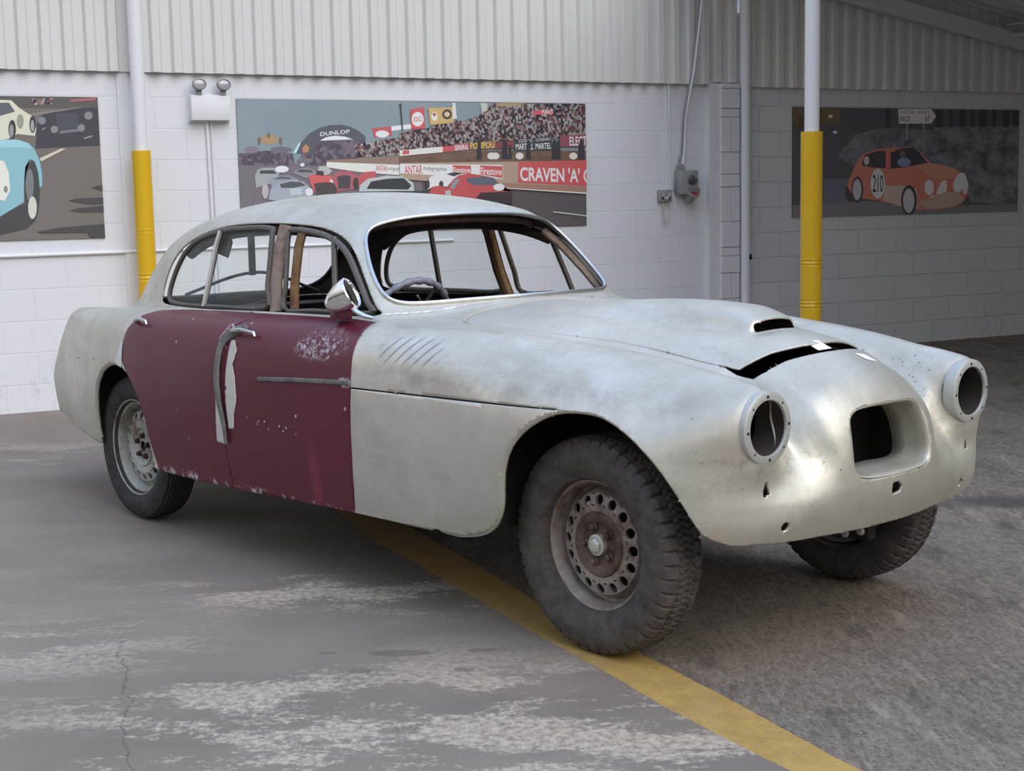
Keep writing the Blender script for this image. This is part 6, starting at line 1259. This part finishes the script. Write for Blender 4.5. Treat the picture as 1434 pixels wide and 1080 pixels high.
wheel(True, -1, 0, .3455, .7035, 'dusty front wheel with chunky off-road tyre'); wheel(True, 1, 0, .3455, .7035)
wheel(False, -1, -2.9017, .3335, .764, 'rear wheel with smooth black tyre and cream rim'); wheel(False, 1, -2.9017, .3335, .764)
# bonnet rear bead, tail seams, loose items
zt = lambda x, y: float(T_low(np.array([x]), np.array([abs(y)]))[0])
def top_pt(x, y, lift=.004): 
    q = on_hull((x, y, 1.12), (0, 0, -1), .34); return q + Vector((0, 0, lift))
b = B(); b.tube([top_pt(x, y, .001) for x, y in smooth_poly([(-.79, -.515), (-.875, -.472), (-.93, -.395), (-.965, -.285), (-.968, -.14), (-.968, .14), (-.965, .285), (-.93, .395), (-.875, .472), (-.79, .515)], 6, False)], .0055, 8); b.link('bonnet_sealing_bead', plain('pale brown bead', (.45, .42, .36), .6), CAR)
for sg in (-1, 1):
    for path in ([p for p in FARCH if p[1] > .30 and p[0] < .468 and p[0] > -.62], [p for p in RARCH if p[1] > .335 and p[0] < -2.82]):
        pts = [skin_pt(p[0], max(p[1], .318), sg, -.010) for p in path if p[0] < .50]
        b = B(); b.tube(pts, .0085, 8); b.link('arch_lip', ALU, CAR)
    b = B(); b.tube([skin_pt(x, z, sg, -.001) for x, z in ((-3.60, .700), (-3.4, .712), (-3.15, .728), (-2.95, .745))], .0025, 6); b.link('wing_seam', RUSTD, CAR)
# far wheel caliper pistons seen under the nose
b = B(); b.box((.12, .42, .205), (.24, .47, .275), bev=.012); cal = b.link('brake_caliper', DARK, CAR)
for x_, z_ in ((.145, .222), (.210, .240)):
    b = B(); b.lathe([(0, .014), (.011, .014), (.015, .008), (.015, 0)], 20, Matrix.Translation((x_, .420, z_)) @ Matrix.Rotation(math.radians(75), 4, 'X')); b.link('caliper_piston', plain('pale cap', (.5, .5, .46), .5), cal)
# paper labels
def sheet(name, P, label, parent=None, mat=PAPER):
    o = mesh(name, P, [(0, 1, 2, 3)], mat, parent, label=label, cat='paper label'); solid(o, .001, off=0); return o
CM = WORLD @ Matrix.Translation((0.76497, 4.90635, 0)) @ Matrix.Rotation(-0.84899, 4, 'Z')
def cw(v): return CM @ Vector(v)
sheet('paper_label', [cw(top_pt(x, y, .003)) for x, y in ((.428, .060), (.428, .118), (.468, .128), (.468, .066))], 'small white paper label stuck on top of the nose')
b_ = [(.312, -.045, .952), (.330, .000, .955), (.385, .000, .932), (.367, -.045, .928)]
o = sheet('paper_tag', [cw(v) for v in b_], 'white tag bridging the dark gap at the front edge of the bonnet'); 
# curved bar leaning inside the cabin, sun visor remnants
b = B(); b.tube(smooth_poly([(-3.15, -.335, .997), (-3.15, -.236, 1.026), (-3.15, -.115, 1.062), (-3.15, .007, 1.084), (-3.15, .12, 1.083), (-3.15, .248, 1.047), (-3.15, .341, 1.008), (-3.15, .436, .972)], 6, False), .008, 8); b.link('loose_trim_strip', FRAME, CAR)
b = B(); b.add([(-2.54, -.50, 1.30), (-2.445, -.50, 1.297), (-2.424, -.50, 1.26), (-2.466, -.50, 1.193), (-2.55, -.50, 1.212), (-2.54, -.492, 1.30), (-2.445, -.492, 1.297), (-2.424, -.492, 1.26), (-2.466, -.492, 1.193), (-2.55, -.492, 1.212)], [(0, 1, 2, 3, 4), (9, 8, 7, 6, 5)] + [(i, (i + 1) % 5, 5 + (i + 1) % 5, 5 + i) for i in range(5)]); b.link('hanging_flap', UNDER, CAR, smooth=False)
b = B(); b.box((-3.13, .010, 1.075), (-3.12, .045, 1.30)); b.link('hanging_strap', UNDER, CAR, smooth=False)
